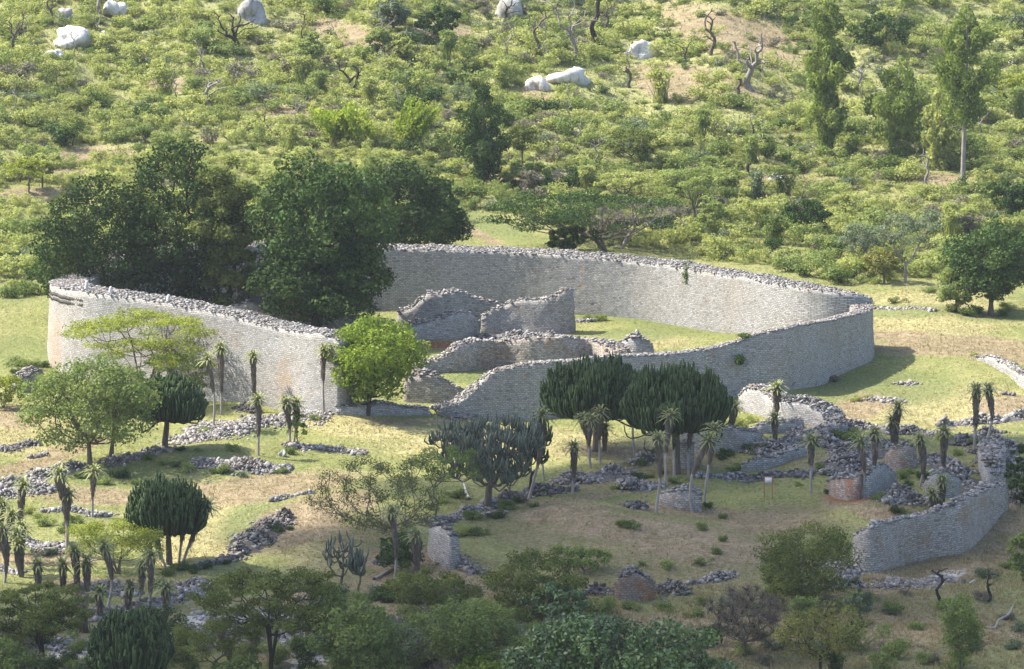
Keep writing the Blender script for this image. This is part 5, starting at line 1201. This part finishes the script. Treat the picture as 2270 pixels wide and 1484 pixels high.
grass('meadow_grass', 60000, 338, 600, .07, .2, .035, 'grass', 1, near_grass)
grass('dry_grass', 70000, 338, 560, .14, .4, .04, 'grass_dry', 2, lambda px, py, X, Y: (.12 + .6 * np.maximum(patch('dry', px, py), .8 * patch('dirt', px, py))) * (1 - patch('lime', px, py)) * (1 - .8 * patch('lush', px, py)))
grass('hillside_grass', 60000, 560, 850, .3, .8, .06, 'grass', 3, lambda px, py, X, Y: (.9 - .75 * patch('dirt', px, py)) * (py < np.interp(px, [0, 110, 900, 1000, 1190, 1450, 1900, 2270], [650, 600, 545, 470, 480, 560, 640, 640])))

grass('tall_dry_grass', 60000, 335, 430, .2, .55, .045, 'grass_dry', 4, lambda px, py, X, Y: ((py > np.interp(px, [1000, 1300, 1850, 2270], [1330, 1290, 1300, 1170])) & (px > 1000)) * (.35 + .5 * (np.sin(X * 1.1 + np.sin(Y)) * np.sin(Y * .8) > 0)))

# ------------------------------------------------------------------ low weeds and bushes among the ruins (x, y foot, width px, kind, material)
WEEDS = [('leafy weed clump in the sunny left meadow', [(455, 960, 40, 1), (520, 1000, 50, 1), (640, 1005, 46, 2), (700, 930, 36, 1), (750, 1000, 40, 2), (490, 1050, 60, 2), (540, 1058, 34, 3), (625, 1050, 40, 2), (420, 1045, 55, 0), (390, 1035, 45, 2), (330, 1020, 40, 2), (265, 1060, 60, 4), (300, 1075, 44, 1), (230, 1075, 50, 1), (180, 1060, 40, 2), (100, 1165, 60, 1), (150, 1180, 60, 2), (200, 1185, 40, 1), (105, 1232, 46, 3), (60, 1140, 60, 0), (90, 1150, 44, 0), (170, 1160, 60, 2), (400, 1000, 30, 4), (440, 1000, 26, 1), (360, 1030, 34, 1)]),
         ('leafy weed clump on the dark stone heaps of the left slope', [(610, 1180, 62, 4), (580, 1195, 40, 2), (640, 1175, 30, 4), (455, 1262, 36, 4), (500, 1252, 30, 4), (400, 1265, 56, 2), (370, 1275, 50, 2), (430, 1272, 44, 4), (360, 1300, 56, 2), (340, 1300, 30, 1), (205, 1335, 40, 2), (560, 1190, 30, 2)]),
         ('leafy weed clump around the open euphorbia', [(1010, 1105, 60, 2), (985, 1115, 40, 0), (1050, 1150, 60, 2), (1100, 1150, 50, 4), (1150, 1115, 44, 4), (1060, 1185, 60, 2), (1020, 1190, 70, 0), (1130, 1130, 70, 2), (1210, 1095, 40, 1), (960, 1130, 40, 2), (1180, 1125, 36, 2)]),
         ('leafy weed clump among the rubble banks in the middle', [(1418, 1062, 50, 4), (1385, 1050, 30, 2), (1440, 1060, 30, 2), (1470, 1050, 40, 2), (1500, 1072, 40, 2), (1420, 1030, 50, 2), (1450, 1005, 40, 2), (1400, 1170, 60, 2), (1375, 1165, 40, 2), (1520, 1090, 30, 0), (1565, 1125, 40, 4), (1600, 1150, 40, 2), (1560, 1175, 46, 2), (1600, 1200, 40, 2), (1590, 1228, 40, 2), (1555, 1252, 40, 2), (1425, 1255, 30, 2), (1480, 1262, 50, 1), (1350, 1060, 30, 1), (1370, 1085, 40, 1)]),
         ('leafy weed clump in the shaded ruins below the ring wall', [(1615, 1010, 50, 4), (1600, 1018, 40, 4), (1640, 985, 44, 1), (1680, 978, 60, 2), (1700, 998, 50, 2), (1720, 985, 44, 0), (1660, 1002, 50, 4), (1630, 945, 60, 0), (1660, 938, 50, 0), (1645, 955, 40, 2), (1770, 1078, 34, 0), (1630, 1045, 50, 1), (1815, 985, 46, 4), (1848, 975, 60, 4), (1890, 982, 60, 2), (1900, 975, 70, 1), (1935, 965, 34, 1), (1840, 1095, 34, 4), (1820, 1040, 40, 2)]),
         ('leafy weed clump in the lower ruins on the right', [(2000, 1062, 50, 2), (2020, 1050, 40, 1), (2040, 1060, 50, 4), (2010, 1078, 36, 4), (2055, 1060, 40, 2), (1945, 1108, 50, 2), (1985, 1135, 46, 4), (2010, 1140, 40, 1), (2085, 975, 60, 0), (2105, 985, 50, 1), (2150, 985, 44, 1), (2185, 985, 40, 2), (2140, 1125, 30, 1), (2125, 1010, 40, 1), (1965, 1000, 30, 4), (2100, 1080, 30, 1), (2220, 1000, 40, 3), (2010, 985, 40, 0), (1925, 885, 30, 1), (1900, 890, 40, 0), (2190, 800, 40, 1), (2240, 815, 44, 1), (2160, 790, 26, 0)]),
         ('low bush on the slope at the bottom right', [(1880, 1300, 60, 4), (1860, 1270, 40, 4), (2030, 1395, 60, 1), (2085, 1350, 60, 1), (1975, 1360, 50, 3), (2190, 1280, 70, 3), (2230, 1260, 50, 1), (2180, 1330, 60, 5), (2250, 1440, 60, 3), (2060, 1470, 60, 5), (1960, 1440, 50, 5), (1930, 1330, 50, 1), (2230, 1375, 50, 5), (2160, 1445, 60, 5), (2010, 1320, 40, 5), (1540, 1370, 60, 1), (1480, 1355, 60, 1), (1560, 1340, 44, 2), (1400, 1350, 60, 1), (1340, 1355, 60, 1), (1620, 1340, 70, 3), (1590, 1400, 60, 4), (1700, 1330, 60, 5), (1690, 1470, 60, 5)]),
         ('low bush in the gloom under the bottom left trees', [(350, 1440, 60, 4), (420, 1470, 60, 4), (160, 1470, 70, 4), (380, 1400, 40, 4), (880, 1300, 60, 2), (840, 1330, 60, 1), (930, 1320, 70, 1), (1000, 1320, 60, 5), (760, 1470, 60, 2), (700, 1480, 50, 1), (880, 1470, 70, 1), (960, 1480, 70, 4), (1160, 1400, 60, 1), (1120, 1430, 60, 3), (1290, 1240, 60, 4), (1240, 1225, 60, 1), (1180, 1235, 40, 2), (1340, 1235, 40, 1)]),
         ('small leafy tuft on the lawn by the ring wall on the right', [(2140, 700, 60, 2), (2170, 695, 50, 2), (2220, 700, 50, 2), (2120, 692, 50, 2), (1985, 672, 34, 2), (2235, 685, 50, 1), (2060, 650, 40, 1), (2110, 650, 50, 4), (2200, 660, 40, 4), (1300, 708, 30, 2), (1325, 712, 40, 1), (1945, 630, 40, 1), (1890, 615, 40, 2)]),
         ('green clump at the left edge beside the ring wall', [(80, 840, 60, 4), (60, 822, 60, 2), (40, 812, 50, 2), (95, 815, 40, 4), (30, 830, 40, 4), (20, 660, 90, 2), (70, 655, 90, 2), (105, 650, 60, 0), (45, 640, 70, 0)])]
wm = {}
for lab, L in WEEDS:
    for j, (x, y, wpx, tix) in enumerate(L):
        g = G(x, y); k = mpp(g); sc_ = wpx * k / 2.9
        kk = [0, 1, 2, 4, 5][(x + y) % 5]
        key = (tix, kk)
        if key not in wm: o = NEAR[kk].build('weed_clump', M[TYPES[tix][0]]); wm[key] = o
        else: o = wm[key].copy(); COL.objects.link(o)
        full = TYPES[tix][1] + ' ' + lab
        tag(o, full, 'weeds', full.replace('clump', 'clumps').replace('bush ', 'bushes ').replace('tuft', 'tufts'))
        o.location = (g[0], g[1], g[2] - .08 * sc_); o.rotation_euler = (0, 0, x * .7); o.scale = (sc_, sc_, sc_ * .8)

# thicket along the bottom of the picture
rb = np.random.default_rng(99)
for n_, (x0, x1, y0, y1, lab) in [(46, (-10, 700, 1395, 1530, 'bush in the thicket along the bottom edge, left of the middle')), (60, (690, 1330, 1330, 1530, 'bush in the thicket along the bottom edge, in the middle')), (22, (1560, 2290, 1350, 1530, 'bush on the dry slope along the bottom edge, at the right'))]:
    P_ = spread(n_, lambda q: np.array([q.uniform(x0, x1), q.uniform(y0, y1), 0]), rb)
    for x, y, _ in P_:
        tix = int(rb.choice(6, p=[.06, .28, .26, .16, .16, .08])); kk = int(rb.integers(0, 6)); key = (tix, kk, 'b')
        g = G(x, y); sc_ = float(rb.uniform(.6, 1.25))
        if key not in wm: o = NEAR[kk].build('bush', M[TYPES[tix][0]]); wm[key] = o
        else: o = wm[key].copy(); COL.objects.link(o)
        full = TYPES[tix][1] + ' ' + lab
        tag(o, full, 'bush', full.replace('bush ', 'bushes '))
        o.location = (g[0], g[1], g[2] - .1); o.rotation_euler = (0, 0, float(rb.uniform(0, 6))); o.scale = (sc_, sc_, sc_ * float(rb.uniform(.8, 1.3)))

# plants rooted in the ring wall
def wall_plant(label, px, py, wpx, hpx, mat, Y, seed):
    rng = np.random.default_rng(seed); d = ray(px, py); c = d * (Y / d[1]) + [0, 0, HC]; k = Y / F
    mb = MB(); n = 620
    P = c + np.column_stack([rng.normal(0, wpx * k * .26, n), rng.normal(-.6, .2, n), rng.normal(0, hpx * k * .27, n)])
    cards(mb, P, rng.normal(size=(n, 3)) + [0, -.8, .3], .13, .6, rng, np.clip(rng.normal(.5, .25, n), 0, 1))
    tag(mb.build('wall_plant', M[mat]), label, 'plant')
def wall_y(px, side):
    q = A if side == 'o' else B
    m_ = np.abs(gR[:, 0] - px) < 12
    idx = np.nonzero(m_)[0]
    return idx
def far_inner(px):
    Bp = np.array([proj(b[0], b[1], b[2]) for b in RB]); i = np.nonzero(np.abs(Bp[:, 0] - px) < 14)[0]
    return RB[i][:, 1].max()
def near_outer(px):
    i = np.nonzero(np.abs(gR[:, 0] - px) < 14)[0]
    return RA[i][:, 1].min()
wall_plant('green plant trailing down the inner face of the far ring wall', 1523, 612, 16, 36, 'leaf_soft', far_inner(1523) , 1)
wall_plant('small dark plant sprouting high on the outer ring wall at the right front', 1640, 796, 16, 16, 'leaf_deep', near_outer(1640), 2)
wall_plant('dark tuft at the foot of the outer ring wall at the right front', 1849, 838, 17, 11, 'leaf_dry', near_outer(1849) , 3)
wall_plant('low green tuft on the front wall top above the lawn', 1650, 742, 20, 7, 'leaf_soft', near_outer(1650) + .9, 4)

# ------------------------------------------------------------------ boulders on the hill
def boulder(label, x, yb, wpx, hpx, mat, seed, two=False):
    rng = np.random.default_rng(seed); g = G(x, yb); k = mpp(g); W, Hh = wpx * k / 2 * 1.22, hpx * k
    nu, nv = 26, 15; u = np.arange(nu) * 2 * math.pi / nu; v = np.linspace(-math.pi / 2 + .02, math.pi / 2 - .02, nv)
    S = np.stack([np.cos(v)[:, None] * np.cos(u), np.cos(v)[:, None] * np.sin(u), np.repeat(np.sin(v)[:, None], nu, 1)], -1).reshape(-1, 3)
    i = np.arange(nv - 1)[:, None] * nu; j = np.arange(nu)[None]; kq = (j + 1) % nu
    Q = np.stack([i + j, i + kq, i + nu + kq, i + nu + j], -1).reshape(-1, 4)
    mb = MB()
    for c, f in ([(0, 1)] if not two else [(-.35, .8), (.4, .62)]):
        D = np.ones(len(S))
        for _ in range(13):
            d = unit(rng.normal(size=3)); D -= np.maximum(S @ d - rng.uniform(.5, .88), 0) * .95
        D += .07 * np.sin(S[:, 0] * 4 + seed) * np.sin(S[:, 1] * 3 + 1) + .04 * np.sin(S[:, 0] * 11 + S[:, 2] * 9 + seed) + rng.normal(0, .015, len(S))
        V = S * D[:, None] * [W * f, W * f * .9, Hh * .82 * f] + [c * W, 0, Hh * .18]
        mb.add(V, Q, tint=rng.uniform(.5, .95))
    o = mb.build('boulder', M[mat], None, True); o.location = tuple(g); tag(o, label, 'boulder')
for i, a in enumerate(ROCKS):
    boulder(a[0], a[1], a[2], a[3], a[4], a[5], 43 + i, len(a) > 6)

# ------------------------------------------------------------------ dead trees and snags on the hill
def snag(label, x, yb, yt, wpx, n, tr, mat, seed, lean=0.0, name='dead_tree', low=.35):
    rng = np.random.default_rng(3000 + seed); g = G(x, yb); k = mpp(g); H = (yb - yt) * k; W = wpx * k
    mb = MB(); f = np.linspace(0, 1, 6)
    tp = np.column_stack([lean * H * f + .05 * H * np.sin(f * 5 + seed), .04 * H * np.sin(f * 3), -.3 + (low * 1.25 * H + .3) * f])
    tube(mb, tp, tr * (1.2 - .4 * f), 7, .4, False)
    goals = [np.array([lean * H + rng.uniform(-.5, .5) * W, rng.uniform(-.3, .3) * W, H * rng.uniform(low + .2, 1)]) for _ in range(n)]
    goals[0][2] = H
    grow(mb, tp, goals + [g_ + rng.normal(0, .14, 3) * H for g_ in goals for _ in (0, 1)], tr * .85, rng, rmin=.035, jit=.13, bend=-.2)
    o = mb.build(name, M[mat], None, True); o.location = tuple(g); tag(o, label, 'dead tree')
for i, a in enumerate([('big dark forked snag with upswept arms at the upper left', 523, 112, 38, 84, 9, .42, 'bark_dark'), ('pale dead tree with a crooked crown left of the bamboo', 464, 242, 176, 52, 5, .34, 'bark_pale'), ('charred two armed snag above the bamboo', 775, 208, 142, 66, 5, .26, 'bark_dark'),
    ('single charred pole beside the two armed snag', 787, 208, 146, 14, 1, .22, 'bark_dark'), ('dark V shaped dead tree at the top before the grey boulder', 1119, 58, -10, 50, 4, .22, 'bark_dark'), ('thin grey dead tree left of the twin stemmed one', 1190, 130, 25, 60, 6, .24, 'bark'), ('tall pale twin stemmed dead tree at the top', 1270, 132, -5, 70, 7, .3, 'bark_pale'),
    ('thick black trunk running out of the top edge', 1318, 108, -25, 46, 3, .42, 'bark_dark'), ('forked grey brown dead tree right of the black trunk', 1346, 82, 5, 54, 6, .24, 'bark'), ('broad grey stump tree with a sawn top and one thin arm', 1661, 200, 86, 74, 6, .5, 'bark_pale'), ('curved bare snag on the bare soil', 1580, 122, 34, 40, 3, .3, 'bark'),
    ('short grey stump left of the broad stump tree', 1636, 208, 178, 14, 1, .26, 'bark'), ('thin dead pole with one twig below the forked snag', 448, 158, 94, 36, 2, .12, 'bark_pale'), ('pale leafless sapling left of the bamboo tuft', 664, 276, 198, 46, 9, .13, 'bark_pale'), ('slim bare tree at the upper left edge', 32, 120, 30, 50, 6, .24, 'bark'),
    ('grey stump below the dome shaped boulder', 1395, 195, 152, 18, 2, .28, 'bark'), ('dark stump on the lower hill at the right', 1657, 388, 366, 10, 1, .26, 'bark_dark'), ('black thin stump above the dirt on the right', 1670, 302, 280, 8, 1, .14, 'bark_dark'), ('thin bare tree at the top left corner', 115, 55, -20, 40, 5, .22, 'bark'),
    ('pale dead tree beside the twin lobed boulder', 220, 40, -20, 34, 3, .28, 'bark_pale'), ('leaning dead branch right of the dome shaped boulder', 1520, 138, 88, 60, 4, .18, 'bark'), ('pale bare tree at the foot of the bare trunked eucalyptus', 2055, 415, 340, 34, 5, .2, 'bark_pale'), ('grey bare tree with drooping twigs left of the shorter eucalyptus', 1905, 205, 110, 90, 12, .22, 'bark_pale'),
    ('thin twiggy tree behind the middle right scrub', 1765, 505, 405, 60, 9, .12, 'bark'), ('dark thin snag on the slope at the bottom right', 2193, 1335, 1275, 18, 3, .14, 'bark_dark'), ('charred thin snag below the retaining wall', 2080, 1342, 1262, 24, 4, .15, 'bark_dark'), ('bare brown tree low on the hill at the right', 1690, 470, 410, 40, 5, .15, 'bark_dark')]):
    snag(*a, seed=i)

# thin bare poles and saplings standing in the scrub
rs = np.random.default_rng(8)
for i in range(46):
    x, y = rs.uniform(10, 2260), rs.uniform(60, 430)
    if y > 300 and x < 1050: y -= 200
    lab = 'thin leafless ' + ('pale' if i % 3 else 'dark') + ' sapling ' + zone(x, y)
    snag(lab, x, y, y - rs.uniform(35, 85), rs.uniform(14, 40), int(rs.integers(3, 8)), rs.uniform(.07, .13), 'bark_pale' if i % 3 else 'bark', 200 + i, lean=rs.normal(0, .08), name='bare_sapling')
    o = COL.objects[-1]; o['category'] = 'sapling'; o['group'] = lab.replace('sapling', 'saplings')

# fallen wood
def log(label, pts, rad, mat, seed):
    P = np.array([G(*q[:2]) + [0, 0, rad * .7 + (q[2] if len(q) > 2 else 0)] for q in pts]); mb = MB()
    tube(mb, catmull(P, .3), rad * np.linspace(1.1, .5, len(catmull(P, .3))), 6, .7)
    tag(mb.build('fallen_branch', M[mat], None, True), label, 'branch')
log('bleached white fallen branch leaning by the open euphorbia', [(1040, 1108), (1034, 1095), (1026, 1084, .7)], .13, 'boulder', 1)
log('grey fallen trunk at the foot of the tall aloe', [(830, 1287), (850, 1276), (872, 1262)], .16, 'bark_pale', 2)
log('twisted bleached branch on the slope at the bottom right', [(2185, 1393), (2205, 1395), (2215, 1385, .3), (2235, 1378, .5), (2246, 1368, .9)], .12, 'bark_pale', 3)
log('long dark log across the stone scree at the bottom', [(690, 1405), (730, 1375), (790, 1335)], .14, 'bark_dark', 4)

# notice board on two rusty posts
g = G(1703, 1106); k = mpp(g); t = empty('notice_board', g, 'small white notice board on two thin rusty red posts in the ruins', 'sign')
for s in (-1, 1):
    mb = MB(); tube(mb, [[s * .36, 0, -.3], [s * .36, 0, 1.0], [s * .36, 0, 2.05]], .045, 6); mb.build('post', M['rust'], t)
mb = MB(); mb.add(CUBE * [.31, .03, .24] + [0, -.02, 1.7], CUBEQ); mb.build('panel', M['board'], t)
mb = MB(); tube(mb, [[-.36, .03, 2.0], [0, .03, 2.0], [.36, .03, 2.0]], .035, 6); mb.build('crossbar', M['rust'], t)

# ------------------------------------------------------------------ the air of the valley
m = NT('valley haze'); v = m.n('VolumePrincipled'); v.inputs['Color'].default_value = (.86, .92, 1.0, 1); v.inputs['Density'].default_value = HAZE
v.inputs['Anisotropy'].default_value = 0.2
m.l(v.outputs[0], m.out.inputs['Volume'])
mb = MB(); mb.add((CUBE * .5 + .5) * [900, 1560, 222] + [-450, -20, -12], CUBEQ)
hz = mb.build('haze', m.m); tag(hz, 'thin pale haze filling the valley air', 'haze', kind='stuff')
